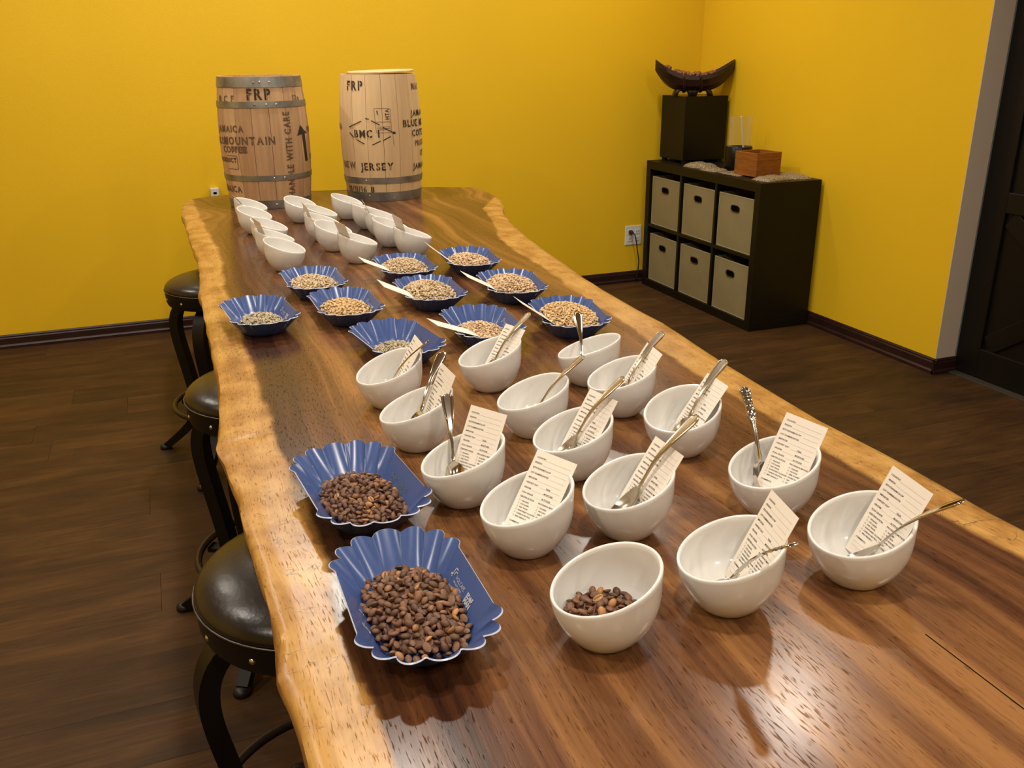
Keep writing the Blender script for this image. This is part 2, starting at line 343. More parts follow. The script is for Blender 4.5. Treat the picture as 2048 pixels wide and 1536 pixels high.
# baseboards: stepped profile
HB = .070
def baseboard(name, p0, p1, nrm):
    prof = [(0, 0), (.017, 0), (.017, .014), (.013, .018), (.011, .022), (.011, .052), (.008, .057), (.008, .063), (.004, .07), (0, .07)]
    mb = MB(); d = Vector(p1) - Vector(p0); vs = []
    for p in (Vector(p0), Vector(p1)):
        for (o_, z) in prof: vs.append((p.x + nrm[0] * o_, p.y + nrm[1] * o_, z))
    n = len(prof); fs = [(i, i + 1, n + i + 1, n + i) for i in range(n - 1)] + [tuple(range(n - 1, -1, -1)), tuple(range(n, 2 * n))]
    mb.add(vs, fs); return struct(name, mb, M['base'])
baseboard('baseboard_back', (LX, BY, 0), (RX, BY, 0), (0, -1))
baseboard('baseboard_right', (RX, BY, 0), (RX, JY - .017, 0), (-1, 0))
baseboard('baseboard_corner', (RX - .017, JY - .004, 0), (JX, JY - .004, 0), (0, -1))
baseboard('baseboard_left', (LX, NY, 0), (LX, BY, 0), (1, 0))
struct('trim_2', MB().box((JX - .04, 1.8, 0), (JX + .01, JY - .02, .006), bev=.002), mat('threshold_strip', (.05, .04, .03), .4))
# door: dark plank door with rails, stiles and crossed braces
d = MB().box((JX + .02, 1.80, .008), (JX + .055, JY - .004, 2.15)).build('door_1', M['door']); d['kind'] = 'structure'
def dpart(name, lo, hi, M_=None, bev=.004): return MB().box(lo, hi, 0, M_, bev).build(name, M['door'], d)
fx0, fx1 = JX + .002, JX + .021
dpart('stile', (fx0, JY - .125, .008), (fx1, JY - .006, 2.15)); dpart('stile', (fx0, 1.80, .008), (fx1, 1.92, 2.15))
dpart('rail', (fx0, 1.92, .008), (fx1, JY - .125, .140)); dpart('rail', (fx0, 1.92, .735), (fx1, JY - .125, .82)); dpart('rail', (fx0, 1.92, 2.02), (fx1, JY - .125, 2.15))
for sgn in (1, -1):
    yc, zc = (1.92 + JY - .125) / 2, .4375; hy, hz = (JY - .125 - 1.92) / 2, .297
    Ln = math.hypot(hy, hz) * .93; a = math.atan2(hz, hy) * sgn
    Mx = Matrix.Translation((fx0 + .006, yc, zc)) @ Matrix.Rotation(a, 4, 'X')
    MB().box((0, -Ln, -.04), (.012 - .002 * sgn, Ln, .04), 0, Mx, .003).build('brace', M['door'], d)

# ---------------------------------------------------------------- the live-edge table
TZ = .78
Lt = [(.055, -.5), (.059, .663), (.059, .711), (.057, .753), (.049, .800), (.058, .861), (.058, .938), (.055, 1.039), (.050, 1.138), (.051, 1.237), (.045, 1.30), (.043, 1.357), (.035, 1.427), (.049, 1.567), (.058, 1.747), (.063, 1.971), (.064, 2.25), (.069, 2.414), (.063, 2.518), (.070, 2.565), (.082, 2.764), (.086, 2.946), (.081, 3.128), (.077, 3.357), (.078, 3.605), (.072, 3.909), (.090, 4.182), (.119, 4.262), (.17, 4.31), (.23, 4.34)]
Rt = [(1.01, -.5), (1.013, .73), (1.011, .789), (1.016, .885), (1.018, .992), (1.013, 1.138), (1.023, 1.305), (1.036, 1.478), (1.058, 1.676), (1.067, 1.76), (1.068, 1.877), (1.080, 2.108), (1.092, 2.261), (1.113, 2.415), (1.133, 2.608), (1.167, 2.859), (1.222, 3.17), (1.271, 3.367), (1.341, 3.556), (1.382, 3.70), (1.400, 3.85), (1.410, 4.00), (1.395, 4.09), (1.33, 4.17)]
Li = [(.128, -.5), (.128, .641), (.128, .695), (.120, .766), (.121, .846), (.134, 1.053), (.132, 1.209), (.125, 1.363), (.125, 1.488), (.130, 1.758), (.127, 2.033), (.132, 2.387), (.127, 2.54), (.135, 2.612), (.147, 2.845), (.149, 3.14), (.141, 3.38), (.132, 3.838), (.129, 4.211), (.13, 4.4)]
Ri = [(.945, -.5), (.945, .675), (.932, .848), (.931, 1.008), (.937, 1.188), (.946, 1.492), (.980, 1.785), (.995, 2.054), (1.020, 2.288), (1.030, 2.45), (1.045, 2.718), (1.078, 2.898), (1.164, 3.196), (1.222, 3.469), (1.384, 3.767), (1.6, 4.0), (1.7, 4.4)]
backe = [(4.25, 0), (4.315, .05), (4.35, .10), (4.350, .19), (4.287, .42), (4.198, .78), (4.155, .92), (4.08, 1.0)]   # (y, t) along the far end
Y0 = -.30
def slab_pt(v, t):
    yb = lerp_tab(backe, t); yy = Y0 + (yb - Y0) * v
    l = lerp_tab(Lt, yy); r = lerp_tab(Rt, yy)
    return l + (r - l) * t, yy
rows, cols = 420, 110
mb = MB(); vs = []; sap = []
notches = [(.80, .115, .010), (1.425, .12, .008), (2.545, .13, .008)]
ring = []  # full cross-section: top (cols+1) then right edge, underside, left edge
edge = [(.004, -.006), (.006, -.016), (.003, -.035), (-.006, -.052), (-.022, -.066)]
for k in range(rows + 1):
    v = k / rows
    line = []
    for c in range(cols + 1):
        t = c / cols; t = t + .0 * math.sin(2 * PI * t)
        x, yy = slab_pt(v, t); z = TZ
        s_ = max(lerp_tab(Li, yy) - x, x - lerp_tab(Ri, yy))
        dl = x - lerp_tab(Lt, yy); dr = lerp_tab(Rt, yy) - x
        e = min(dl, dr)
        z -= .004 * max(0, 1 - e / .02) ** 2
        if s_ > 0: z += .0004 * (noise.noise(Vector((x * 28, yy * 16, 3))) - .3) * sstep(0, .03, s_)
        for (ny, nx, wd) in notches:
            if x < nx: z -= .0018 * math.exp(-((yy - ny - .25 * (x - .05)) / wd) ** 2) * sstep(nx, nx - .03, x)
        line.append((x, yy, z, s_))
    xr, yr, zr, sr = line[-1]; xl, yl, zl, sl = line[0]
    for (ox, oz) in edge:
        j = .004 * noise.noise(Vector((yr * 9, oz * 60, 1))); line.append((xr + ox + j, yr, TZ + oz - .002, .05))
    xbr = xr - .03; xbl = xl + .03
    line.append(((xbr + xbl) / 2, (yr + yl) / 2, TZ - .068, .05))
    for (ox, oz) in reversed(edge):
        j = .005 * noise.noise(Vector((yl * 11, oz * 60, 7))); line.append((xl - ox + j, yl, TZ + oz - .002, .05))
    ring.append(line)
n = len(ring[0])
for line in ring:
    for p in line: vs.append(p[:3]); sap.append(p[3])
fs = []
for k in range(rows):
    for i in range(n): j = (i + 1) % n; fs.append((k * n + i, k * n + j, (k + 1) * n + j, (k + 1) * n + i))
fs.append(tuple(range(n - 1, -1, -1))); fs.append(tuple(range(rows * n, rows * n + n)))
tb = empty('live_edge_table', (.6, 2.0, 0), 0, 'long live-edge wooden slab table with pale sapwood edges, set with bowls and trays', 'table')
tb.location = (0, 0, 0)
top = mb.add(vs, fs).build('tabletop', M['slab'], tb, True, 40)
top.data.attributes.new('sap', 'FLOAT', 'POINT').data.foreach_set('value', sap)
G2 = lambda p, cx, cy, sx, sy: math.exp(-((p[0] - cx) / sx) ** 2 - ((p[1] - cy) / sy) ** 2)
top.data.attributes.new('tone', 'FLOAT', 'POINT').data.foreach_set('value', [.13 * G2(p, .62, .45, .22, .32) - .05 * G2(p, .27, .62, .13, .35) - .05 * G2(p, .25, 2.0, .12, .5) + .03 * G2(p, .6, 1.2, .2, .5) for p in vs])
def trestle(yc):
    m = MB(); x0, x1 = .50, .86
    for x in (x0, x1): m.box((x - .04, yc - .04, .0), (x + .04, yc + .04, TZ - .075), bev=.004)
    m.box((x0 - .04, yc - .05, TZ - .085), (x1 + .04, yc + .05, TZ - .068), bev=.003).box((x0, yc - .03, .05), (x1, yc + .03, .10), bev=.004)
    m.build('trestle_leg', M['black_metal'], tb)
for yc in (-.05, 1.62, 2.62, 3.80): trestle(yc)
# thin drying crack in the near top
MB().add([(.7135, .60, TZ + .0003), (.7150, .60, TZ + .0003), (.7105, .38, TZ + .0003), (.7090, .38, TZ + .0003)], [(0, 1, 2, 3)]).build('crack', M['dark'], tb)['label'] = 'thin dark crack'

# ---------------------------------------------------------------- slant-cut cupping bowls
RB, RR, HR, PN, H0, K0 = .0300, .0600, .0700, 2.5, .0754, .336
def prof(z):
    t = max(0, z / HR); return RB + (RR - RB) * (1 - max(0, 1 - t) ** PN) + .0012 * max(0, t - 1)
def rimz(a, inset=0):
    z = H0
    for _ in range(25): z = .5 * z + .5 * (H0 + K0 * (prof(z) - inset) * math.cos(a))
    return z
def bowl_mesh():
    n = 80; m = MB(); rings = []; T = .0042; FL = .007
    def ringf(fn): rings.append([fn(2 * PI * i / n) for i in range(n)])
    ringf(lambda a: (RB * .80 * math.cos(a), RB * .80 * math.sin(a), .0012))
    ringf(lambda a: (RB * .84 * math.cos(a), RB * .84 * math.sin(a), 0))
    ringf(lambda a: (RB * .95 * math.cos(a), RB * .95 * math.sin(a), 0))
    K = 16
    for k in range(K + 1):
        s = k / K
        def fn(a):
            z = .0025 + (rimz(a) - .0045) * s - .0 ; r = prof(z); return (r * math.cos(a), r * math.sin(a), z)
        ringf(fn)
    for (o_, dz) in ((.0006, -.0004), (.0020, .0006), (.0034, -.0004)):
        ringf(lambda a: ((prof(rimz(a)) - o_) * math.cos(a), (prof(rimz(a)) - o_) * math.sin(a), rimz(a) - .0004 + dz))
    for k in range(K, 0, -1):
        s = k / K
        def fn(a):
            z = FL + (rimz(a) - .002 - FL) * s; r = prof(z) - T; r *= min(1, .55 + .45 * (s * 3.2) ** .45); return (r * math.cos(a), r * math.sin(a), z)
        ringf(fn)
    for rr_ in (.016, .008): ringf(lambda a: (rr_ * math.cos(a), rr_ * math.sin(a), FL - .0004 * (1)))
    vs = [p for r in rings for p in r]; R_ = len(rings)
    fs = [(k * n + i, k * n + (i + 1) % n, (k + 1) * n + (i + 1) % n, (k + 1) * n + i) for k in range(R_ - 1) for i in range(n)]
    fs.append(tuple(range(n - 1, -1, -1))); fs.append(tuple(range((R_ - 1) * n, R_ * n)))
    m.add(vs, fs); me = m.mesh('cupping_bowl', M['porcelain'], True)
    return me
bowl_me = bowl_mesh()
# name: x, y, yaw of the high side, label
NB = {
 'N1': (.3862, .7273, -.1723, 'white slant-cut bowl holding dark roasted coffee beans'),
 'N2': (.3788, .9322, -.1096, 'white slant-cut bowl with a score card but no spoon'),
 'N3': (.5181, .9223, -.0266, 'white slant-cut bowl right behind the bean bowl, its gold-glinting spoon across the card'),
 'N4': (.5459, .7310, -.2335, 'white slant-cut bowl right of the bean bowl, short ornate spoon handle over its rim'),
 'N5': (.7203, .7193, .0128, 'rightmost white slant-cut bowl of the nearest row, long thin spoon to the right'),
 'N6': (.7302, .8998, -.0191, 'white slant-cut bowl with card and upright ornate silver spoon, right end of second row'),
 'N7': (.3454, 1.0876, -.1820, 'white slant-cut bowl behind the spoonless card bowl, with silver spoon left of card'),
 'N8': (.5242, 1.1066, -.0439, 'white slant-cut bowl in the middle of the third row, spoon lying over its card'),
 'N9': (.7181, 1.1154, .3581, 'white slant-cut bowl at the right end of the third row'),
 'N10': (.5290, 1.2736, -.2047, 'white slant-cut bowl with only a dark-golden spoon, in the middle of the near bowls'),
 'N11': (.7076, 1.2985, -.1595, 'white slant-cut bowl behind the right end of the third row, spoon over card'),
 'N12': (.3353, 1.2941, -.2207, 'white slant-cut bowl at the left, second in front of the far left blue trays'),
 'N13': (.3395, 1.4903, .1166, 'leftmost near white slant-cut bowl, just in front of a blue tray of few pale beans'),
 'N14': (.5365, 1.5024, -.1049, 'white slant-cut bowl in front of the blue tray with a white logo and pale beans'),
 'N15': (.7219, 1.4579, -.5926, 'white slant-cut bowl with only a silver spoon, at the back right of near bowls'),
}
FBW = {
 'F1': (.3192, 2.6682, 2.6986, 'nearest far white bowl of the left column, without a card'),
 'F2': (.3135, 2.8454, 2.9896, 'second far white bowl of the left column, with a grey-backed card'),
 'F3': (.3214, 3.0472, 2.8042, 'third far white bowl of the left column, mostly hidden by the card'),
 'F4': (.3025, 3.3039, 2.6339, 'fourth far white bowl of the left column, open rim in view'),
 'F5': (.3114, 3.5169, 2.7261, 'farthest white bowl of the left column, below the brown barrel'),
 'F6': (.4889, 3.4710, 2.4195, 'farthest white bowl of the middle column, at the foot of the brown barrel'),
 'F7': (.5281, 3.2603, 2.846, 'fourth white bowl of the far middle column, half hidden behind a card edge'),
 'F8': (.5012, 3.0730, 2.8452, 'third white bowl of the far middle column, with a card seen edge-on'),
 'F9': (.5057, 2.8947, 2.5576, 'second white bowl of the far middle column, without a card'),
 'F10': (.5409, 2.6892, 2.9517, 'nearest white bowl of the far middle column, with a grey-backed card'),
 'F11': (.6672, 3.4714, 2.7286, 'farthest white bowl of the far right column, at the foot of the pale barrel'),
 'F12': (.6958, 3.2352, 3.1434, 'fourth white bowl of the far right column'),
 'F13': (.7081, 3.0783, 2.763, 'third white bowl of the far right column, with a card edge'),
 'F14': (.6947, 2.8906, 2.7768, 'second white bowl of the far right column'),
 'F15': (.7214, 2.7177, 2.9783, 'nearest white bowl of the far right column, with a grey-backed card'),
}
for k, (x, y, a, lab) in list(NB.items()) + list(FBW.items()):
    o = inst('cupping_bowl', bowl_me); o.location = (x, y, TZ + .0002); o.rotation_euler = (0, 0, a)
    tag(o, lab, 'bowl', 'near white cupping bowls' if k[0] == 'N' else 'far white cupping bowls')

# ---------------------------------------------------------------- text meshes
_tc = {}
def glyphs(s, size=1.0, bold=0):
    key = (s, bold)
    if key not in _tc:
        cu = bpy.data.curves.new('t', 'FONT'); cu.body = s; cu.size = 1; cu.resolution_u = 2; cu.offset = bold
        ob = bpy.data.objects.new('t', cu); C.objects.link(ob)
        dg = bpy.context.evaluated_depsgraph_get(); me = bpy.data.meshes.new_from_object(ob.evaluated_get(dg))
        bpy.data.objects.remove(ob); bpy.data.curves.remove(cu)
        vs = [tuple(v.co[:2]) for v in me.vertices]; fs = [tuple(p.vertices) for p in me.polygons]; bpy.data.meshes.remove(me)
        _tc[key] = (vs, fs)
    vs, fs = _tc[key]
    return [(x * size, y * size) for x, y in vs], fs
def twidth(g): return max(v[0] for v in g[0]) if g[0] else 0
_sc = {}
def stencil_char(ch, bold=.028):
    if ch in _sc: return _sc[ch]
    vs, fs = glyphs(ch, 1, bold)
    if not vs: _sc[ch] = ([], [], .3); return _sc[ch]
    bm = bmesh.new(); bv = [bm.verts.new((x, y, 0)) for x, y in vs]
    for f in fs:
        try: bm.faces.new([bv[i] for i in f])
        except ValueError: pass
    x0 = min(v[0] for v in vs); x1 = max(v[0] for v in vs); y0 = min(v[1] for v in vs); y1 = max(v[1] for v in vs)
    if ch in '1/I': _sc[ch] = ([(v[0] - min(q[0] for q in vs), v[1]) for v in vs], fs, max(v[0] for v in vs) - min(v[0] for v in vs)); return _sc[ch]
    horiz = ch in 'JLTEF' or x1 - x0 < .25
    if horiz: c = y0 + (y1 - y0) * .5; ax = Vector((0, 1, 0)); p = lambda q: Vector((0, q, 0))
    else: c = x0 + (x1 - x0) * (.5 if ch in 'OCSG068AMWVYUN' else .36); ax = Vector((1, 0, 0)); p = lambda q: Vector((q, 0, 0))
    h = .018 if ch in 'MNWRHK' else .034
    for q in (c - h, c + h):
        bmesh.ops.bisect_plane(bm, geom=bm.verts[:] + bm.edges[:] + bm.faces[:], plane_co=p(q), plane_no=ax)
    kill = [f for f in bm.faces if abs((f.calc_center_median() - p(c)).dot(ax)) < h - .001]
    bmesh.ops.delete(bm, geom=kill, context='FACES'); bm.verts.index_update()
    r = ([(v.co.x - x0, v.co.y) for v in bm.verts], [tuple(v.index for v in f.verts) for f in bm.faces], x1 - x0); bm.free()
    _sc[ch] = r; return r
def stencil_text(s, size, sp=.13, squeeze=1.0):
    V = []; F = []; x = 0
    for ch in s:
        vs, fs, wd = stencil_char(ch); b = len(V)
        V += [((x + vx * squeeze) * size, vy * size) for vx, vy in vs]; F += [tuple(i + b for i in f) for f in fs]
        x += wd * squeeze + sp
    return V, F, (x - sp) * size
def tri_prism2d(mb, V, F, fn, m=0):
    mb.add([fn(x, y) for x, y in V], F, m)

# ---------------------------------------------------------------- score cards
CW, CL = .064, .120
def card_print_mesh():
    m = MB(); zf = -.00045
    def rule(x0, x1, y, th=.00022, mi=1): m.add([(x0, y, zf), (x0, y + th, zf), (x1, y + th, zf), (x1, y, zf)], [(0, 1, 2, 3)], mi)
    def txt(s, x, y, size, mi=0):
        V, F = glyphs(s, size, .02); m.add([(x + vx, y - vy, zf) for vx, vy in V], F, mi)
    left = ['COUNTRY', 'REGION', 'ESTATE/FARM/CO-OP', 'LOT NUMBER/NOTES', 'IMPORTER', 'HARVEST DAY', 'GRADER', 'SCAA GRADE']
    y = .0105
    for i, s in enumerate(left):
        txt(s, .0045, y, .0030); 
        rule(.0045 + .0019 * len(s) + .001, .0595, y + .0003)
        y += .0070
    for i, s in enumerate(['YEAR', 'MOISTURE', 'ALTITUDE']):
        txt(s, .0365 , .0105 + .0070 * (5 + i), .0030)
    y0 = y
    txt('CERTIFICATION', .0045, y0 - .0008, .0032); txt('PROCESSING METHOD', .0345, y0 - .0008, .0028)
    for i, (a, b_) in enumerate([('ORGANIC', 'WASHED'), ('UTZ KAPEH', 'NATURAL'), ('FAIR TRADE', 'SEMI WASHED'), ('RAINFOREST ALLIANCE', 'PULPED NATURAL'), ('CARBON NEUTRAL', 'DRY'), ('BIRD FRIENDLY', 'OTHER')]):
        yy = y0 + .0042 * (i + 1)
        for x, s in ((.0060, a), (.0355, b_)):
            txt(s, x + .004, yy, .0026); q = .0019
            m.add([(x, yy, zf), (x, yy - q, zf), (x + q, yy - q, zf), (x + q, yy, zf), (x + .0003, yy - .0003, zf), (x + .0003, yy - q + .0003, zf), (x + q - .0003, yy - q + .0003, zf), (x + q - .0003, yy - .0003, zf)],
                  [(0, 1, 5, 4), (1, 2, 6, 5), (2, 3, 7, 6), (3, 0, 4, 7)], 1)
    txt('COMMENTS', .0045, y0 + .0330, .0030); rule(.0045, .0595, y0 + .0380); rule(.0045, .0595, y0 + .0435)
    return m.mesh('printing', [M['ink'], M['inklight']])
card_me = MB().box((0, 0, -.0002), (CW, CL, .0002)).mesh('score_card', M['card']); print_me = card_print_mesh()
def card(TL, TR, BL, org, label, group, lift=0, printed=True):
    TL, TR, BL = Vector(TL), Vector(TR), Vector(BL); u = (TR - TL).normalized(); v = (BL - TL); v = (v - u * v.dot(u)).normalized(); n_ = u.cross(v)
    p = TL + Vector(org) + n_ * (-lift)
    o = inst('score_card', card_me); o.matrix_world = Matrix(((u.x, v.x, n_.x, p.x), (u.y, v.y, n_.y, p.y), (u.z, v.z, n_.z, p.z), (0, 0, 0, 1)))
    tag(o, label, 'card', group)
    if printed: inst('printing', print_me, o)['kind'] = 'stuff'
    return o
NC = {
 'N5': ([.056, .0197, .131], [.0568, -.0438, .1225], [.0137, .0341, .0197], 'printed cream score card in the rightmost bowl of the nearest row'),
 'N4': ([.0626, .0174, .1268], [.0519, -.0456, .1236], [.0175, .0307, .0163], 'printed cream score card in the bowl just right of the bean bowl'),
 'N6': ([.046, .0399, .1248], [.0689, -.0197, .1196], [-.0093, .0279, .0191], 'printed cream score card beside the upright ornate silver spoon'),
 'N3': ([.0574, .0319, .1157], [.0624, -.0318, .1125], [-.0062, .032, .014], 'printed cream score card crossed by the gold-glinting spoon handle'),
 'N2': ([.0382, .0528, .1111], [.0692, -.0031, .1078], [-.0284, .0215, .0164], 'printed cream score card in the bowl without a spoon'),
 'N8': ([.0508, .0463, .1147], [.0664, -.0157, .1137], [-.0147, .0314, .0152], 'printed cream score card in the middle bowl of the third row'),
 'N7': ([.0343, .0584, .1204], [.0701, .0054, .1185], [-.0159, .0284, .0157], 'printed cream score card right of the silver beaded spoon, left of centre'),
 'N9': ([.0623, .0291, .115], [.0586, -.0348, .1142], [-.0044, .0343, .0154], 'printed cream score card in the right-end bowl of the third row'),
 'N11': ([.0625, .0233, .1153], [.0565, -.0404, .1129], [-.0008, .0331, .0138], 'printed cream score card in the bowl behind the third row right end'),
 'N12': ([.0547, .0311, .127], [.0579, -.0327, .124], [.0088, .034, .0161], 'printed cream score card half hidden behind its spoon, second bowl from left back'),
 'N14': ([.0522, .0482, .1087], [.0675, -.0139, .1108], [-.0156, .0282, .0117], 'printed cream score card in front of the blue tray with white logo'),
 'N13': ([.0591, .031, .1179], [.0561, -.0329, .1186], [.0018, .0325, .0124], 'printed cream score card in the leftmost near bowl'),
}
for k, (a, b_, c_, lab) in NC.items(): card(a, b_, c_, (NB[k][0], NB[k][1], TZ), lab, 'score cards in the near bowls')
FC = {
 'F2': ([-.0639, .0038, .1337], [-.0469, -.0574, .1258], [-.0259, .0286, .0226], 'grey-backed card leaning left in the left column of far bowls'),
 'F10': ([-.0679, .0026, .132], [-.0472, -.0577, .1265], [-.0282, .0263, .0212], 'grey-backed card in the nearest bowl of the far middle column'),
 'F15': ([-.0636, .0038, .1354], [-.0489, -.0578, .126], [-.0264, .0296, .0243], 'grey-backed card in the nearest bowl of the far right column'),
 'F8': ([-.0656, .004, .1387], [-.057, -.0581, .1258], [-.0265, .0323, .0288], 'narrow card seen almost edge-on in the far middle column'),
 'F13': ([-.0608, .0255, .1254], [-.064, -.038, .1187], [-.0079, .0341, .018], 'card edge poking up in the far right column below the pale barrel'),
 'F5': ([-.0654, .0077, .1116], [-.0517, -.0542, .1026], [.0069, .037, .0205], 'small dark card tip in the farthest left bowl'),
}
for k, (a, b_, c_, lab) in FC.items(): card(a, b_, c_, (FBW[k][0], FBW[k][1], TZ), lab, 'cards in the far bowls', 0, False)

# ---------------------------------------------------------------- spoons
def spoon_mesh(ornate, L=.16):
    m = MB(); secs = []; nS = 60; n = 14
    # local: x along from bowl tip (0) to handle tip (L), y across, z up (hollow side up)
    BLn = .050
    rows_ = []
    def hw(s):
        if s < BLn: t = s / BLn; return .0155 * math.sqrt(max(0, 1 - (2 * (t ** .85) - 1) ** 2)) + (.0024 * sstep(.7, 1, t))
        t = (s - BLn) / (L - BLn)
        if ornate: return .0026 + .0016 * math.exp(-((t - .08) / .03) ** 2) + .0045 * sstep(.45, .62, t) - .0012 * math.exp(-((t - .72) / .05) ** 2) + .0016 * math.exp(-((t - .93) / .05) ** 2)
        return .0022 + .0012 * math.exp(-((t - .06) / .03) ** 2) + .0070 * sstep(.15, .93, t) ** 1.3
    def zc(s):
        if s < BLn: t = s / BLn; return .006 * (1 - t) ** 2.2 - .0
        t = (s - BLn) / (L - BLn); return .007 * math.sin(PI * min(1, t * 1.0)) * 1.0 * (1 - .3 * t) + .001
    for k in range(nS + 1):
        s = L * k / nS; wv = hw(s)
        tip = 1
        if s > L - .008 : tip = math.sqrt(max(0, 1 - ((s - (L - .008)) / .008) ** 2)); wv *= tip
        row = []
        for i in range(n + 1):
            q = -1 + 2 * i / n; y_ = q * max(wv, .0002)
            if s < BLn: t = s / BLn; dep = -.0075 * math.sin(PI * min(1, t * 1.02)) ** .8 * (1 - q * q); 
            else:
                t = (s - BLn) / (L - BLn); dep = .0010 * (1 - q * q)
                if ornate: dep += .0007 * math.sin(q * 7) * math.sin(s * 700) * sstep(.4, .5, t) + .0010 * math.exp(-((abs(q) - .85) / .12) ** 2)
                else: dep += .0008 * math.exp(-((abs(q) - .82) / .15) ** 2) * sstep(.1, .3, t) - .0012 * (1 - q * q) * sstep(.3, .8, t)
            row.append((s, y_, zc(s) + dep))
        rows_.append(row)
    W_ = n + 1; vs = [p for r in rows_ for p in r]; vs2 = [(p[0], p[1], p[2] - (.0011 if p[0] < BLn else .0017)) for p in vs]; Nn = len(vs)
    fs = []
    for k in range(nS):
        for i in range(n):
            a = k * W_ + i; fs.append((a, a + W_, a + W_ + 1, a + 1)); fs.append((Nn + a, Nn + a + 1, Nn + a + W_ + 1, Nn + a + W_))
        a = k * W_; fs.append((a, Nn + a, Nn + a + W_, a + W_)); a = k * W_ + n; fs.append((a, a + W_, Nn + a + W_, Nn + a))
    fs.append(tuple(list(range(0, W_)) + list(range(Nn + W_ - 1, Nn - 1, -1)))); e0 = nS * W_
    fs.append(tuple(list(range(e0 + W_ - 1, e0 - 1, -1)) + list(range(Nn + e0, Nn + e0 + W_))))
    m.add(vs + vs2, fs)
    me = m.mesh('spoon', M['steel'], True); me.set_sharp_from_angle(angle=math.radians(50)); return me
sp_plain = spoon_mesh(False); sp_orn = spoon_mesh(True)
sp_gold = sp_plain.copy(); sp_gold.materials.clear(); sp_gold.materials.append(M['steel2'])
SP = {
 'N3': ((.0921, -.0145, .1555), (-.0150, .0080, .0135), 2, 'long spoon with golden glint lying over the card behind the bean bowl'),
 'N4': ((.0079, -.0972, .1266), (-.0114, .0138, .013), 1, 'ornate silver spoon leaning right in the bowl next to the bean bowl'),
 'N5': ((.0475, -.0936, .1382), (-.0073, .0079, .0132), 0, 'thin silver spoon sticking far out right of the rightmost near bowl'),
 'N6': ((.0135, .1007, .1439), (.0023, .0098, .0132), 1, 'upright ornate silver spoon left of a card, right end of second row'),
 'N7': ((.0116, .1058, .1211), (-.0123, -.0097, .013), 0, 'upright shiny beaded spoon left of a card, near left of centre'),
 'N8': ((.0832, -.0026, .1430), (-.0200, .0150, .013), 2, 'dull spoon lying over the card in the middle of the third row'),
 'N9': ((.0867, .0164, .1360), (-.0166, -.0043, .013), 2, 'dull spoon over the card in the right-end bowl of third row'),
 'N10': ((.0832, -.0218, .1295), (-.0252, -.0067, .013), 2, 'dull golden spoon alone in the middle near bowl without card'),
 'N11': ((.0867, .0111, .1330), (-.0198, -.008, .013), 2, 'dull spoon over the card behind the third row right end'),
 'N12': ((.0697, .0645, .1310), (-.0138, -.0064, .013), 0, 'silver beaded spoon in the second bowl from the left back'),
 'N13': ((.0589, -.0659, .131), (-.0261, -.0009, .0125), 0, 'thin spoon leaning right in the leftmost near bowl'),
 'N14': ((.0877, .0077, .1345), (-.0182, .007, .013), 2, 'dull spoon over the card in front of the white-logo tray'),
 'N15': ((.0249, .104, .1068), (-.0161, -.019, .013), 0, 'upright silver spoon alone in the back right near bowl'),
}
for k, (T_, K_, kind, lab) in SP.items():
    T_ = Vector(T_); K_ = Vector(K_); dx = (T_ - K_).normalized(); side = Vector((0, 0, 1)).cross(dx).normalized(); nz_ = dx.cross(side)
    p = Vector((NB[k][0], NB[k][1], TZ)) + K_ + Vector((0, 0, .002)) + nz_ * .001
    o = inst('spoon', (sp_plain, sp_orn, sp_gold)[kind])
    o.matrix_world = Matrix(((dx.x, side.x, nz_.x, p.x), (dx.y, side.y, nz_.y, p.y), (dx.z, side.z, nz_.z, p.z), (0, 0, 0, 1))) @ Matrix.Scale(max(1, (T_ - K_).length / .16), 4)
    tag(o, lab, 'spoon', 'spoons in the near bowls')

# ---------------------------------------------------------------- fluted sample trays
HX, HF, HE, TH = .074, .055, .130, .042
def tray_loop(f):
    """closed outline at height fraction f (0 bottom .. 1 rim) with flutes"""
    hx = .046 + (HX - .046) * f; hf = .040 + (HF - .040) * f; he = .086 + (HE - .086) * f; amp = .0062 * f ** 1.05
    pts = []; zs = []
    LB = 7
    for sgn in (1, -1):
        for i in range(12):   # flat side
            pts.append((sgn * hx, sgn * (-hf + 2 * hf * i / 12))); zs.append(0)
        NA = 104
        for i in range(NA):
            a = PI * i / NA; ca, sa = math.cos(a), math.sin(a)
            x = hx * math.copysign(abs(ca) ** .9, ca); y_ = hf + (he - hf) * abs(sa) ** .85
            nx, ny = ca * (he - hf), sa * hx; l = math.hypot(nx, ny) + 1e-9
            ph = a / PI * LB * 2 * PI; wv = abs(math.sin(ph / 2)) ** .75
            win = sstep(0, .06, a / PI) * sstep(1, .94, a / PI)
            o_ = amp * (wv * 2 - 1) * win
            pts.append((sgn * (x + nx / l * o_), sgn * (y_ + ny / l * o_))); zs.append(.0018 * (wv - .5) * f * win)
    return pts, zs
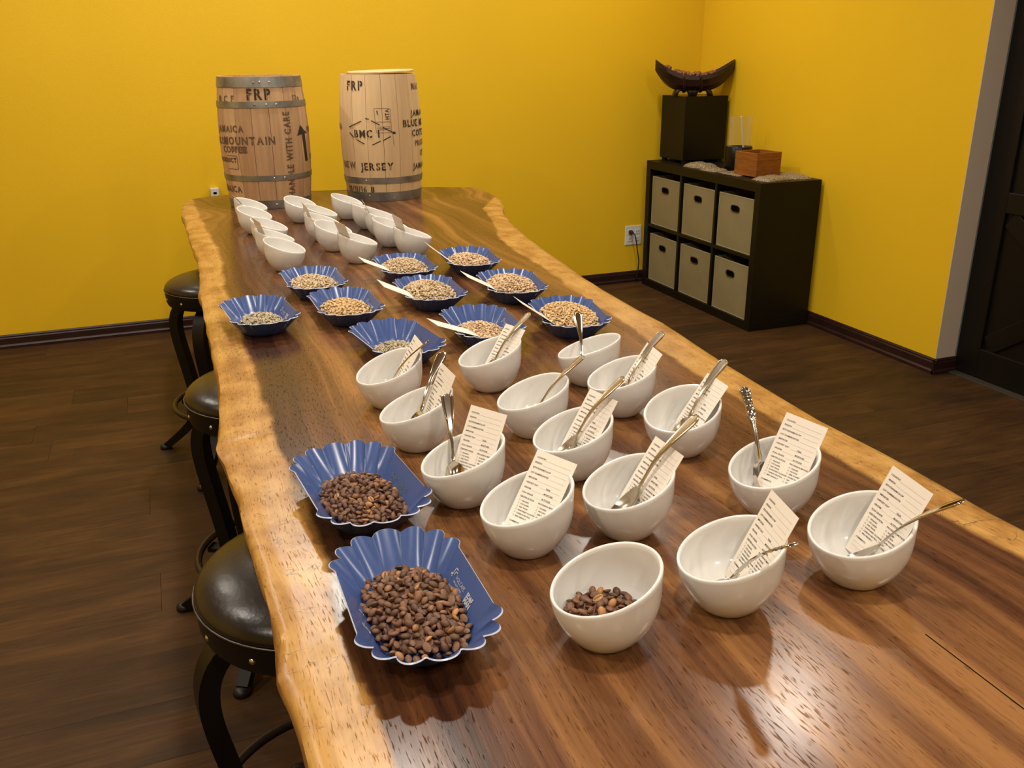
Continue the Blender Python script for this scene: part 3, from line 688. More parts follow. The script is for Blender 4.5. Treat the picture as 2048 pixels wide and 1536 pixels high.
def tray_mesh():
    m = MB(); rings = []; fr = [0, .04, .25, .5, .75, .93, 1]
    for f in fr:
        p, z = tray_loop(f); rings.append([(x, y_, .0015 + (TH - .0015) * (f if f > .04 else f * .5) + zz) for (x, y_), zz in zip(p, z)])
    n = len(rings[0])
    out = [[(x * (1 + .0013 / .08), y_ * (1 + .0013 / .1), z - .0009) for x, y_, z in r] for r in rings]
    vs = [q for r in rings for q in r] + [q for r in out for q in r]; R_ = len(rings); o0 = R_ * n; fs = []; ms = []
    for k in range(R_ - 1):
        for i in range(n):
            j = (i + 1) % n; m1 = 0
            fs.append((k * n + i, (k + 1) * n + i, (k + 1) * n + j, k * n + j)); ms.append(0)
            fs.append((o0 + k * n + i, o0 + k * n + j, o0 + (k + 1) * n + j, o0 + (k + 1) * n + i)); ms.append(0)
    for i in range(n):
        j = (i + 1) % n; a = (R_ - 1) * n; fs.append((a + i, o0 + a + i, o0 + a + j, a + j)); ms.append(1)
    fs.append(tuple(range(n))); ms.append(0); fs.append(tuple(o0 + i for i in range(n - 1, -1, -1))); ms.append(0)
    b = MB(); b.v = vs; b.f = fs; b.m = ms
    me = b.mesh('sample_tray', [M['tray_in'], M['tray_rim']], True); me.set_sharp_from_angle(angle=math.radians(48)); return me
tray_me = tray_mesh()
def tray_print(kind):
    """flat print on the right-hand sloped panel; baseline runs towards -Y, letters' tops point to the rim"""
    m = MB(); up_ = Vector((HX - .046, 0, TH - .0015)).normalized(); nrm = Vector((-up_.z, 0, up_.x))
    base = Vector((.046, 0, .0015))
    def fn(side=1): return lambda s, t: tuple(Vector(((base + up_ * t + nrm * .0006).x * side, -s * side, (base + up_ * t + nrm * .0006).z)))
    def put(s, x, t, size, bold=.01, side=1): V, F = glyphs(s, size, bold); m.add([fn(side)(x + a, t + b_) for a, b_ in V], F)
    def bar(pts, side=1):
        m.add([fn(side)(a, b_) for a, b_ in pts], [tuple(range(len(pts)))])
    def mark(x, t, k, side=1):   # angular bracket logo
        bar([(x, t), (x + .0012 * k, t), (x + .0012 * k, t + .010 * k), (x, t + .010 * k)], side)
        bar([(x, t + .0088 * k), (x + .006 * k, t + .0088 * k), (x + .006 * k, t + .010 * k), (x, t + .010 * k)], side)
        bar([(x + .0030 * k, t + .003 * k), (x + .0042 * k, t + .003 * k), (x + .0042 * k, t + .0075 * k), (x + .0030 * k, t + .0075 * k)], side)
        bar([(x + .0030 * k, t + .0065 * k), (x + .008 * k, t + .0065 * k), (x + .008 * k, t + .0075 * k), (x + .0030 * k, t + .0075 * k)], side)
        bar([(x - .003 * k, t + .001 * k), (x + .0012 * k, t + .001 * k), (x + .0012 * k, t + .003 * k), (x - .003 * k, t + .003 * k)], side)
    if kind == 'a':
        mark(-.040, .021, 1.25); put('VOLCAFE', -.029, .0235, .0072, .0); put('SPECIALTY COFFEE', -.030, .0190, .0032, .01)
        put('quality green coffee', -.036, .0115, .0034, .0); put('samples and cupping', -.036, .0080, .0034, .0)
        put('ED&F', .010, .0240, .0078, .05); put('MAN', .010, .0170, .0085, .05); put('LTD', .012, .0140, .003, .0)
        mark(-.030, .016, 1.3, -1); mark(.005, .016, .8, -1)
        return m.mesh('printing', M['print'])
    put('Blaser Trading AG', -.034, .0225, .0085, .02); put('CH-3000 Bern', -.030, .0125, .0085, .02)
    return m.mesh('printing', M['print_dull'])
tp_a, tp_b = tray_print('a'), tray_print('b')
TR = {
 'T1': (.2025, .8381, -.013, 'nearest blue fluted tray, heaped with roasted coffee beans', 'a'),
 'T2': (.2046, 1.1269, .085, 'second blue fluted tray of dark roasted beans, behind the nearest one', 'b'),
 'T3': (.4236, 1.7685, .12, 'blue fluted tray with few pale beans right behind the left near bowl', 'b'),
 'T4': (.1777, 2.0984, .09, 'leftmost far blue fluted tray, a small heap of grey-green beans', 'a'),
 'T5': (.3804, 2.0949, .004, 'blue fluted tray of yellowish beans, right of the leftmost far tray', 'a'),
 'T6': (.3493, 2.3717, 0, 'blue fluted tray of grey-tan beans nearest the far left bowls', 'a'),
 'T7': (.6063, 2.1442, -.045, 'blue fluted tray of tan beans in the centre, cream card to its left', 'a'),
 'T8': (.6200, 2.4406, -.063, 'small-looking blue fluted tray of tan beans behind the central one', 'a'),
 'T9': (.8200, 2.4593, -.116, 'farthest blue fluted tray at the right, card propped edge-on', 'a'),
 'T10': (.8237, 2.1259, -.146, 'blue fluted tray of tan beans, middle of the right column', 'a'),
 'T11': (.8396, 1.8027, -.182, 'nearest blue fluted tray of the right column, brimming with golden beans', 'a'),
 'T12': (.6285, 1.8074, -.067, 'blue fluted tray with white logo and pale beans, in front of the central tray', 'a'),
}
for k, (x, y, a, lab, pk) in TR.items():
    o = inst('sample_tray', tray_me); o.location = (x, y, TZ + .0002); o.rotation_euler = (0, 0, a)
    tag(o, lab, 'tray', 'blue coffee sample trays'); pp_ = inst('printing', tp_a if pk == 'a' else tp_b, o); pp_['kind'] = 'stuff'; pp_['label'] = 'pale lettering and logo' if pk == 'a' else 'dull grey lettering'
TCD = {
 'T8': ([.4892, 2.4467, .8496], [.4941, 2.383, .846], [.5971, 2.4579, .7983], 'blank cream card in the tray behind the central one'),
 'T7': ([.4724, 2.1473, .8535], [.4756, 2.0836, .8484], [.5791, 2.157, .7994], 'blank cream card leaning out of the central tray of tan beans'),
 'T10': ([.6897, 2.1442, .8559], [.6901, 2.0803, .852], [.7951, 2.1483, .7986], 'blank cream card leaning out of the middle tray of right column'),
 'T12': ([.5004, 1.8022, .8422], [.5066, 1.7385, .8417], [.6111, 1.8134, .7973], 'blank cream card leaning out of the white-logo tray'),
 'T9': ([.6884, 2.4671, .8717], [.6879, 2.4032, .8678], [.7818, 2.4709, .7964], 'card seen edge-on at the farthest right tray'),
 'T11': ([.7089, 1.8176, .8654], [.7057, 1.7537, .8637], [.8067, 1.8144, .7959], 'card seen edge-on at the brimming golden bean tray'),
}
for k, (a, b_, c_, lab) in TCD.items(): card(a, b_, c_, (0, 0, 0), lab, 'cards propped in the blue trays', 0, False)

# ---------------------------------------------------------------- coffee beans
def bean_proto(m_body, m_crease, L=.0112, W_=.0082, T_=.0056, seg=10, rg=6):
    V = []; F = []; mi = []
    for k in range(rg + 1):
        ph = -PI / 2 + PI * k / rg
        for i in range(seg):
            a = 2 * PI * i / seg; x = L / 2 * math.sin(ph); y_ = W_ / 2 * math.cos(ph) * math.cos(a); z = T_ * .62 * math.cos(ph) * math.sin(a)
            if z < 0:
                z *= .35
                if abs(y_) < W_ * .12: z += .0011 * math.cos(ph)
            V.append((x, y_, z))
    for k in range(rg):
        for i in range(seg):
            j = (i + 1) % seg; F.append((k * seg + i, (k + 1) * seg + i, (k + 1) * seg + j, k * seg + j))
            am = 2 * PI * (i + .5) / seg; mi.append(1 if (math.sin(am) < -.9 and 0 < k < rg - 1) else 0)
    return V, F, mi
bV, bF, bM = bean_proto(None, None)
def bean_mesh(name, mats, sc):
    b = MB(); b.v = [(x * sc, y * sc, z * sc) for x, y, z in bV]; b.f = list(bF); b.m = list(bM); return b.mesh(name, mats, True)
def scatter(inside, dmin, tries, surf):
    pts = []; grid = {}
    for _ in range(tries):
        p = inside()
        if p is None: continue
        gx, gy = int(p[0] // dmin), int(p[1] // dmin); ok = True
        for i in (-1, 0, 1):
            for j in (-1, 0, 1):
                for q in grid.get((gx + i, gy + j), ()):
                    if (q[0] - p[0]) ** 2 + (q[1] - p[1]) ** 2 < dmin * dmin: ok = False; break
                if not ok: break
            if not ok: break
        if ok: grid.setdefault((gx, gy), []).append(p); pts.append((p[0], p[1], surf(p[0], p[1])))
    return pts
def rnd_rot():
    flat = random.random()
    tilt = random.gauss(0, .45); flip = PI if random.random() < .42 else 0
    return Matrix.Rotation(random.random() * 2 * PI, 4, 'Z') @ Matrix.Rotation(tilt, 4, 'Y') @ Matrix.Rotation(flip + random.gauss(0, .5), 4, 'X')
def joined(name, pts, mats, sc, loc, rz, label, cat, tlo=0, thi=1, group=None):
    b = MB(); tint = []
    for p in pts:
        R_ = Matrix.Translation(p) @ rnd_rot() @ Matrix.Scale(sc * random.uniform(.88, 1.12), 4); b.add(bV, bF, 0, R_); b.m[-len(bF):] = bM; tint += [random.uniform(tlo, thi)] * len(bF)
    o = b.build(name, mats, None, True); o.location = loc; o.rotation_euler = (0, 0, rz)
    o.data.attributes.new('tint', 'FLOAT', 'FACE').data.foreach_set('value', tint)
    return tag(o, label, cat, group, 'stuff')
def tray_area(rx, ry, cx=0, cy=0, p=2.6):
    def f():
        x = random.uniform(-rx, rx); y_ = random.uniform(-ry, ry)
        return (x + cx, y_ + cy) if abs(x / rx) ** p + abs(y_ / ry) ** p < 1 else None
    return f
def tray_surf(rx, ry, h0, h1, cx=0, cy=0):
    def f(x, y_):
        q = abs((x - cx) / rx) ** 2 + abs((y_ - cy) / ry) ** 2
        e = h0 + (h1 - h0) * max(0, 1 - q) ** .6 + .0025 * noise.noise(Vector((x * 60, y_ * 60, cx * 50)))
        return e
    return f
roast = [M['roast'], M['crease']]
# nearest tray: the top beans are objects, what lies under them is one heap
rx, ry = .054, .090; cxx, cyy = .002, -.002
s0 = tray_surf(rx, ry, .011, .024, cxx, cyy)
x, y, a, _, _ = TR['T1']
low = scatter(tray_area(rx * .90, ry * .86, cxx, cyy), .0056, 12000, lambda p, q: max(.0045, s0(p, q) - .0052))
joined('roasted_bean_heap', low, roast, 1.0, (x, y, TZ), a, 'under layer of roasted coffee beans filling the nearest blue tray', 'coffee beans', 0, .9)
bm_r = [bean_mesh('roasted_bean', roast, s_) for s_ in (.95, 1.05, 1.16)]
Mt = Matrix.Translation((x, y, TZ)) @ Matrix.Rotation(a, 4, 'Z')
tops = scatter(tray_area(rx, ry, cxx, cyy), .0079, 20000, s0); nb = 0
for p in tops[:236]:
    o = inst('roasted_bean', random.choice(bm_r)); o.matrix_world = Mt @ Matrix.Translation(p) @ rnd_rot()
    tag(o, 'roasted coffee bean on top of the heap in the nearest blue tray', 'coffee bean', 'roasted beans in the nearest blue tray'); nb += 1
if len(tops) > 236: joined('roasted_bean_heap', tops[236:], roast, 1.05, (x, y, TZ), a, 'remaining roasted coffee beans between those of the nearest blue tray', 'coffee beans', 0, .95)
# beans in the bowl
x, y, a, _ = NB['N1']
def disc(r, cx=0, cy=0):
    def f():
        p, q = random.uniform(-r, r), random.uniform(-r, r); return (p + cx, q + cy) if p * p + q * q < r * r else None
    return f
sb_ = lambda p, q: .032 + .008 * max(0, 1 - (p * p + q * q) / .043 ** 2) + .002 * noise.noise(Vector((p * 70, q * 70, 2)))
low = scatter(disc(.040), .0058, 5000, lambda p, q: sb_(p, q) - .0058)
joined('roasted_bean_heap', low, roast, 1.0, (x, y, TZ), 0, 'under layer of roasted coffee beans in the white bowl', 'coffee beans', 0, .7)
tops = scatter(disc(.0425), .0084, 8000, sb_)
for p in tops[:max(0, 300 - nb)]:
    o = inst('roasted_bean', random.choice(bm_r)); o.matrix_world = Matrix.Translation((x + p[0], y + p[1], TZ + p[2])) @ rnd_rot()
    tag(o, 'roasted coffee bean lying in the white bean bowl', 'coffee bean', 'roasted beans in the white bowl'); nb += 1
# second tray
x, y, a, _, _ = TR['T2']; s2_ = tray_surf(.053, .090, .010, .020, .002, -.006)
pts = scatter(tray_area(.048, .076, .002, -.003), .0056, 12000, lambda p, q: max(.0045, s2_(p, q) - .0052)) + scatter(tray_area(.053, .087, .002, -.003), .0078, 16000, s2_)
joined('roasted_bean_heap', pts, roast, .98, (x, y, TZ), a, 'heap of dark roasted coffee beans filling the second blue tray', 'coffee beans', 0, .95)
GB = {'T3': ('g_grey', .042, .066, .010, .019, 0, -.008, 'thin layer of greyish raw coffee beans in the tray behind the left near bowl'),
      'T4': ('g_grey', .045, .078, .012, .023, .004, -.012, 'small heap of grey-green raw coffee beans in the leftmost far tray'),
      'T5': ('g_gold', .056, .098, .018, .036, 0, -.004, 'heap of yellowish raw coffee beans right of the leftmost far tray'),
      'T6': ('g_tan', .057, .102, .022, .037, 0, -.004, 'heap of grey-tan raw coffee beans nearest the far left bowls'),
      'T7': ('g_tan', .060, .108, .026, .048, 0, 0, 'full heap of tan raw coffee beans in the central tray'),
      'T8': ('g_tan', .060, .107, .026, .046, 0, 0, 'full heap of tan raw coffee beans behind the central tray'),
      'T9': ('g_pink', .057, .102, .023, .039, 0, 0, 'heap of pinkish-tan raw coffee beans in the farthest right tray'),
      'T10': ('g_pink', .060, .108, .026, .048, 0, 0, 'full heap of raw coffee beans in the middle tray of right column'),
      'T11': ('g_gold', .061, .109, .027, .048, 0, 0, 'full heap of golden raw coffee beans in the brimming right tray'),
      'T12': ('g_pink', .050, .086, .014, .026, -.002, -.008, 'heap of pale golden raw coffee beans in the white-logo tray')}
for k, (mk, rx, ry, h0, h1, cx, cy, lab) in GB.items():
    x, y, a, _, _ = TR[k]; sf = tray_surf(rx, ry, h0, h1, cx, cy); far = y > 2.3
    pts = scatter(tray_area(rx * .84, ry * .88, cx, cy), .0060, 8000, lambda p, q: max(.0042, sf(p, q) - .0048)) + scatter(tray_area(rx, ry, cx, cy), .0072, 9000, sf)
    # a filling core so nothing hollow shows between beans
    joined('raw_bean_heap', pts, [M[mk], M['gcrease']], .86, (x, y, TZ), a, lab, 'coffee beans')

# ---------------------------------------------------------------- barrels
def barrel(name, cx, cy, h, r0, r1, sm, hoops, label, lid, texts, marks, ntw=16, rot=0):
    b = empty(name, (cx, cy, TZ), 0, label, 'barrel', 'wooden coffee barrels on the table')
    c = Vector((cx, cy)); dr = c.normalized(); rg = Vector((dr.y, -dr.x))      # rg = screen right
    R = lambda z: r0 + (r1 - r0) * (1 - ((z - h / 2) / (h / 2)) ** 2)
    def P(th, z, off=0):
        r = R(z) + off; return (-dr.x * r * math.cos(th) + rg.x * r * math.sin(th), -dr.y * r * math.cos(th) + rg.y * r * math.sin(th), z)
    for i in range(ntw):
        a0 = 2 * PI * i / ntw + rot + .004; a1 = 2 * PI * (i + 1) / ntw + rot - .004; m = MB(); K = 14; Sg = 5; vs = []
        ext = .004 * random.random()
        for lay in (0, -.012):
            for k in range(K + 1):
                z = h * k / K if k < K else h + (ext if sm == 'stave_a' else 0) * .5
                for s in range(Sg + 1): 
                    th = a0 + (a1 - a0) * s / Sg; e = .0012 if (s in (0, Sg) and lay == 0) else 0
                    vs.append(P(th, z, lay - e))
        W_ = Sg + 1; n_ = (K + 1) * W_; fs = []
        for k in range(K):
            for s in range(Sg): q = k * W_ + s; fs.append((q, q + 1, q + W_ + 1, q + W_)); fs.append((n_ + q, n_ + q + W_, n_ + q + W_ + 1, n_ + q + 1))
            q = k * W_; fs.append((q, q + W_, n_ + q + W_, n_ + q)); q = k * W_ + Sg; fs.append((q, n_ + q, n_ + q + W_, q + W_))
        for s in range(Sg): q = K * W_ + s; fs.append((q, q + 1, n_ + q + 1, n_ + q)); fs.append((s, n_ + s, n_ + s + 1, s + 1))
        m.add(vs, fs).build('stave', M[sm], b, True, 35)
    m = MB().lathe([(.001, h - .035), (R(h) - .013, h - .035)], 40); m.lathe([(R(0) - .013, .02), (.001, .02)], 40); m.build('barrel_head', M[sm], b)
    for (z0, z1, rv) in hoops:
        m = MB(); n_ = 72; vs = []
        for (z, o_) in ((z0, .0006), (z0, .0026), ((z0 + z1) / 2, .0028), (z1, .0026), (z1, .0006)):
            for i in range(n_): 
                th = 2 * PI * i / n_; vs.append(P(th, z, o_))
        fs = [(k * n_ + i, k * n_ + (i + 1) % n_, (k + 1) * n_ + (i + 1) % n_, (k + 1) * n_ + i) for k in range(4) for i in range(n_)]
        hp = m.add(vs, fs).build('hoop', M['hoop'], b, True, 40)
        for (th, zz, mt) in rv:
            ct = Vector(P(th, z0 + (z1 - z0) * zz, .0028)); nr = Vector((ct.x, ct.y, 0)).normalized(); q = nr.to_track_quat('Z', 'Y').to_matrix().to_4x4()
            MB().lathe([(.0045, 0), (.004, .0012), (.0022, .002), (.0003, .0023)], 10, 0, Matrix.Translation(ct) @ q).build('rivet', M[mt], hp, True)
    def half(z): return R(z)
    m = MB()
    for (s, u0, z0, size, mode, mi) in texts:
        V, F, wd = stencil_text(s, size * 1.08, .15 if mode != 'U' else .09, .86 if mode != 'U' else .78)
        th0 = math.asin(max(-.995, min(.995, u0)))
        if mode == 'R': th0 -= wd / R(z0)       # u0 gives the right end
        if mode == 'U': fn = lambda a_, b_: P(th0 - b_ / R(z0), z0 + a_, .0016)
        else: fn = lambda a_, b_: P(th0 + a_ / R(z0), z0 + b_, .0016)
        m.add([fn(a_, b_) for a_, b_ in V], F, mi)
    for (poly, mi) in marks:   # polygons in (u, z): u = sine of the angle
        m.add([P(math.asin(max(-.99, min(.99, u))), z, .0016) for u, z in poly], [tuple(range(len(poly)))], mi)
    so = m.build('stencil_lettering', [M['stencil'], M['stencil_faint']], b); so['label'] = 'black stencilled writing'; so['kind'] = 'stuff'
    return b, P, R
def seg(u0, z0, u1, z1, w_=.0035, R_=.18, k=3):
    """thick line between two points, split so it hugs the barrel"""
    out = []; du = (u1 - u0) * R_; dz = z1 - z0; l = math.hypot(du, dz) + 1e-9; nx, nz_ = -dz / l * w_ / 2, du / l * w_ / 2
    for i in range(k):
        a, b_ = i / k, (i + 1) / k
        pa = (u0 + (u1 - u0) * a, z0 + dz * a); pb = (u0 + (u1 - u0) * b_, z0 + dz * b_)
        out.append([(pa[0] + nx / R_, pa[1] + nz_), (pb[0] + nx / R_, pb[1] + nz_), (pb[0] - nx / R_, pb[1] - nz_), (pa[0] - nx / R_, pa[1] - nz_)])
    return out
H1 = .520
def z1(y): return H1 * (1 - (y - 150) / 1370)     # crop row -> height on the brown barrel
F0 = 1; 
t1 = [('FRP', -.31, z1(378), .054, 'L', 0), ('B C F', -.92, z1(405), .034, 'L', 1), ('12a', .70, z1(400), .030, 'L', 1),
      ('JAMAICA', -.44, z1(705), .034, 'R', 1), ('BLUE', -.985, z1(832), .034, 'L', 1), ('MOUNTAIN', .21, z1(832), .040, 'R', 1), ('COFFEE', -.42, z1(918), .034, 'R', 1), ('OFFEE', -.40, z1(908), .026, 'R', 1),
      ('PRODUCT', -.66, z1(1020), .024, 'R', 0), ('JAMAICA', -.64, z1(1340), .034, 'R', 1),
      ('HANDLE WITH CARE', .57, z1(1400), .0365, 'U', 1), ('PRODUCE', .93, z1(740), .030, 'L', 1), ('OF', .96, z1(1030), .03, 'L', 1)]
mk1 = [([(.845, z1(1040)), (.90, z1(1040)), (.875, z1(730)), (.81, z1(730))], 0), ([(.70, z1(765)), (.83, z1(745)), (.79, z1(655))], 0), ([(.83, z1(745)), (.93, z1(750)), (.79, z1(655))], 0)]
for (a_, b_, c_, d_) in ((-.86, 950, -.64, 950), (-.64, 950, -.64, 1090), (-.64, 1090, -.86, 1090)):
    mk1 += [(q, 1) for q in seg(a_, z1(b_), c_, z1(d_), .002)]
barrel('barrel', .44, 3.99, H1, .165, .183, 'stave_a',
       [(H1 - .041, H1 - .002, [(-.14, .45, 'hoop'), (.0, .5, 'rivet'), (.22, .5, 'rivet')]), (z1(462), z1(398), [(-.16, .5, 'hoop'), (.10, .5, 'rivet'), (.32, .5, 'rivet')]),
        (z1(1215), z1(1158), [(.12, .5, 'rivet'), (.36, .5, 'rivet')]), (.001, .036, [(.12, .5, 'rivet')])],
       'brown-staved wooden barrel with four grey metal hoops, left of the pale barrel', False, t1, mk1, rot=.14)
H2 = .520
def z2(y): return H2 * (1 - (y - 130) / 1315)
t2 = [('FRP', -.78, z2(282), .047, 'L', 0), ('MAI', .82, z2(288), .034, 'L', 1), ('186', -.93, z2(690), .034, 'R', 1), ('BMC I', -.63, z2(762), .040, 'L', 0),
      ('NEW', -.94, z2(1090), .036, 'L', 1), ('JERSEY', -.54, z2(1105), .040, 'L', 0), ('10/11/16 8', -.90, z2(1345), .033, 'L', 0),
      ('JAMAICA', .735, z2(558), .032, 'L', 0), ('BLUE MOUNTAIN', .53, z2(665), .037, 'L', 0), ('COFFEE', .735, z2(768), .035, 'L', 0), ('PRODUCE', .80, z2(872), .030, 'L', 1), ('OF', .93, z2(985), .032, 'L', 1), ('JAMAICA', .74, z2(1118), .032, 'L', 0),
      ('HTA', .21, z2(580), .022, 'U', 0)]
mk2 = []
def dash(pts, w_=.004, mi=0):
    for (a_, b_, c_, d_) in pts: mk2.extend((q, mi) for q in seg(a_, z2(b_), c_, z2(d_), w_, .175))
U = lambda x: (x - 490) / 408
dash([(U(185), 660, U(305), 595), (U(345), 570, U(380), 575), (U(400), 590, U(480), 635), (U(510), 660, U(610), 718), (U(580), 755, U(505), 795), (U(480), 800, U(400), 840), (U(325), 830, U(250), 785), (U(225), 765, U(188), 715)])
dash([(U(600), 718, U(628), 720)], .009)
dash([(U(432), 470, U(585), 470), (U(432), 470, U(445), 715), (U(590), 470, U(590), 715), (U(445), 715, U(590), 715), (U(440), 605, U(590), 605), (U(455), 655, U(580), 655), (U(455), 670, U(580), 670), (U(455), 685, U(560), 685), (U(600), 720, U(608), 860)], .0015, 1)
dash([(U(460), 490, U(465), 530)], .004)
bb2, P2, R2 = barrel('barrel', .937, 3.985, H2, .160, .177, 'stave_b', [(z2(1252), z2(1186), [(-.45, .5, 'hoop')]), (.001, .040, [(-.4, .6, 'hoop'), (.25, .3, 'hoop')])],
       'pale-staved wooden barrel with a loose plywood lid, right of the brown barrel', True, t2, mk2, rot=.05)
# loose plywood lid lying tilted on the pale barrel
m = MB().lathe([(.001, 0), (.141, 0), (.143, .002), (.143, .007), (.141, .008), (.001, .008)], 64)
lid = m.build('lid', mat('plywood', (.62, .44, .22), .6, var=.15, vscale=20), bb2, True, 30)
lid.location = (.012, 0, H2 + .0045); lid.rotation_euler = (math.radians(.3), math.radians(-1.7), .2)
lid['label'] = 'round plywood lid lying slightly tilted'

# ---------------------------------------------------------------- bar stools
def stool(x, y, ang, label):
    s = empty('bar_stool', (x, y, 0), ang, label, 'stool', 'bar stools along the table')
    ZS = .628; RS = .183
    pr_ = [(.001, .060)]
    cush = [(RS * math.cos(a) if a < PI / 2 - .01 else .001, .010 + .048 * math.sin(a) ** .9) for a in [i * PI / 2 / 14 for i in range(15)]]
    MB().lathe([(RS - .012, .0)] + [(r, z + ZS) if False else (r, z) for r, z in cush], 56, 0, Matrix.Translation((0, 0, ZS))).build('seat_cushion', M['leather'], s, True, 60)
    ringp = [((RS + .001) * math.cos(2 * PI * i / 56), (RS + .001) * math.sin(2 * PI * i / 56), ZS + .008) for i in range(56)]
    MB().tube(ringp, .0017, 6, closed=True).build('piping', M['black_metal2'], s, True)
    MB().lathe([(.001, ZS - .045), (RS - .022, ZS - .045), (RS - .006, ZS - .040), (RS - .002, ZS - .030), (RS, ZS + .006), (RS - .01, ZS + .008)], 56).build('seat_band', M['black_metal'], s, True, 40)
    for i in range(12):
        a = 2 * PI * i / 12 + .2; q = Matrix.Translation(((RS - .003) * math.cos(a), (RS - .003) * math.sin(a), ZS - .018)) @ Vector((math.cos(a), math.sin(a), 0)).to_track_quat('Z', 'Y').to_matrix().to_4x4()
        MB().lathe([(.0055, 0), (.005, .002), (.003, .0035), (.0004, .004)], 8, 0, q).build('rivet', M['rivet'], s, True)
    MB().lathe([(.016, .13), (.016, ZS - .045)], 14, cap0=True, cap1=True).build('screw_post', M['black_metal'], s, True, 40)
    prf = [(.085, .580), (.125, .575), (.160, .555), (.180, .52), (.186, .48), (.182, .43), (.170, .36), (.156, .28), (.146, .21), (.150, .16), (.172, .12), (.215, .075), (.262, .035), (.29, .012)]
    def cr(P_, t):
        k = min(int(t), len(P_) - 2); f = t - k; p0 = P_[max(k - 1, 0)]; p1 = P_[k]; p2 = P_[k + 1]; p3 = P_[min(k + 2, len(P_) - 1)]
        return tuple(.5 * (2 * b + (c - a) * f + (2 * a - 5 * b + 4 * c - d) * f * f + (3 * b - a - 3 * c + d) * f ** 3) for a, b, c, d in zip(p0, p1, p2, p3))
    prf = [cr(prf, i / 3) for i in range(3 * (len(prf) - 1) + 1)]
    for i in range(4):
        a = i * PI / 2; m = MB()
        rad = [(.020 if z > .2 else .020 - .006 * (1 - z / .2), .0155 if z > .2 else .0155 - .003 * (1 - z / .2)) for r, z in prf]
        tang = Vector((-math.sin(a), math.cos(a), 0))
        # flat bar: wide across, thin along the radius
        pts = [Vector((r * math.cos(a), r * math.sin(a), z)) for r, z in prf]; vs = []; fs = []
        for k, p in enumerate(pts):
            t = (pts[min(k + 1, len(pts) - 1)] - pts[max(k - 1, 0)]).normalized(); nn = t.cross(tang).normalized(); wv, th = rad[k]
            for (c1, c2) in ((-1, -1), (1, -1), (1, 1), (-1, 1)): vs.append(tuple(p + tang * wv * c1 + nn * th * c2))
        for k in range(len(pts) - 1):
            for q in range(4): j = (q + 1) % 4; fs.append((k * 4 + q, k * 4 + j, k * 4 + 4 + j, k * 4 + 4 + q))
        fs += [(3, 2, 1, 0), tuple(len(pts) * 4 - 4 + q for q in range(4))]
        lg = m.add(vs, fs).build('leg', M['black_metal'], s, True, 40)
        MB().lathe([(.019, 0), (.021, .004), (.019, .014), (.012, .019)], 14, 0, Matrix.Translation((.298 * math.cos(a), .298 * math.sin(a), 0)), cap0=True, cap1=True).build('foot_pad', M['cord'], lg, True, 50)
    ringp = [(.205 * math.cos(2 * PI * i / 64), .205 * math.sin(2 * PI * i / 64), .212) for i in range(64)]
    fr = MB().tube(ringp, .009, 10, closed=True).build('footrest_ring', M['pipe'], s, True)
    for i in range(4):
        a = i * PI / 2; m = MB(); R4 = Matrix.Rotation(a, 4, 'Z')
        m.box((.02, -.013, .188), (.158, .013, .194), 0, R4).box((.152, -.016, .19), (.20, .016, .202), 0, R4, .002)
        m.build('bracket', M['black_metal'], s)
    return s
stool(.17, 2.05, math.radians(150), 'middle bar stool, round dark leather seat half under the table edge')
stool(.150, 3.17, math.radians(150), 'farthest bar stool, dark seat in front of the yellow wall')
stool(.148, 1.20, math.radians(188), 'nearest bar stool with shiny dark leather seat tucked under the table')

# ---------------------------------------------------------------- cube shelf with fabric bins
SX0, SX1, SY0, SY1, SH = 2.766, 3.136, 3.716, 4.853, .763
sh = empty('cube_shelf', (SX0, SY0, 0), 0, 'low dark brown cube shelf with six beige fabric bins against the right wall', 'shelf')
def sp_(name, lo, hi): return MB().box(tuple(a - b for a, b in zip(lo, (SX0, SY0, 0))), tuple(a - b for a, b in zip(hi, (SX0, SY0, 0))), bev=.0015).build(name, M['espresso'], sh)
fr_ = .046; dv = .018
sp_('top_panel', (SX0, SY0, SH - fr_), (SX1, SY1, SH)); sp_('bottom_panel', (SX0, SY0, 0), (SX1, SY1, fr_))
sp_('side_panel', (SX0, SY0, fr_), (SX1, SY0 + fr_, SH - fr_)); sp_('side_panel', (SX0, SY1 - fr_, fr_), (SX1, SY1, SH - fr_))
cw = (SY1 - SY0 - 2 * fr_ - 2 * dv) / 3; chh = (SH - 2 * fr_ - dv) / 2
for i in (1, 2): yy = SY0 + fr_ + i * cw + (i - 1) * dv; sp_('divider', (SX0 + .002, yy, fr_), (SX1, yy + dv, SH - fr_))
for i in range(3): yy = SY0 + fr_ + i * (cw + dv); sp_('middle_shelf', (SX0 + .002, yy, fr_ + chh), (SX1, yy + cw, fr_ + chh + dv))
sp_('back_panel', (SX1 - .006, SY0 + .01, .01), (SX1 + .002, SY1 - .01, SH - .01))
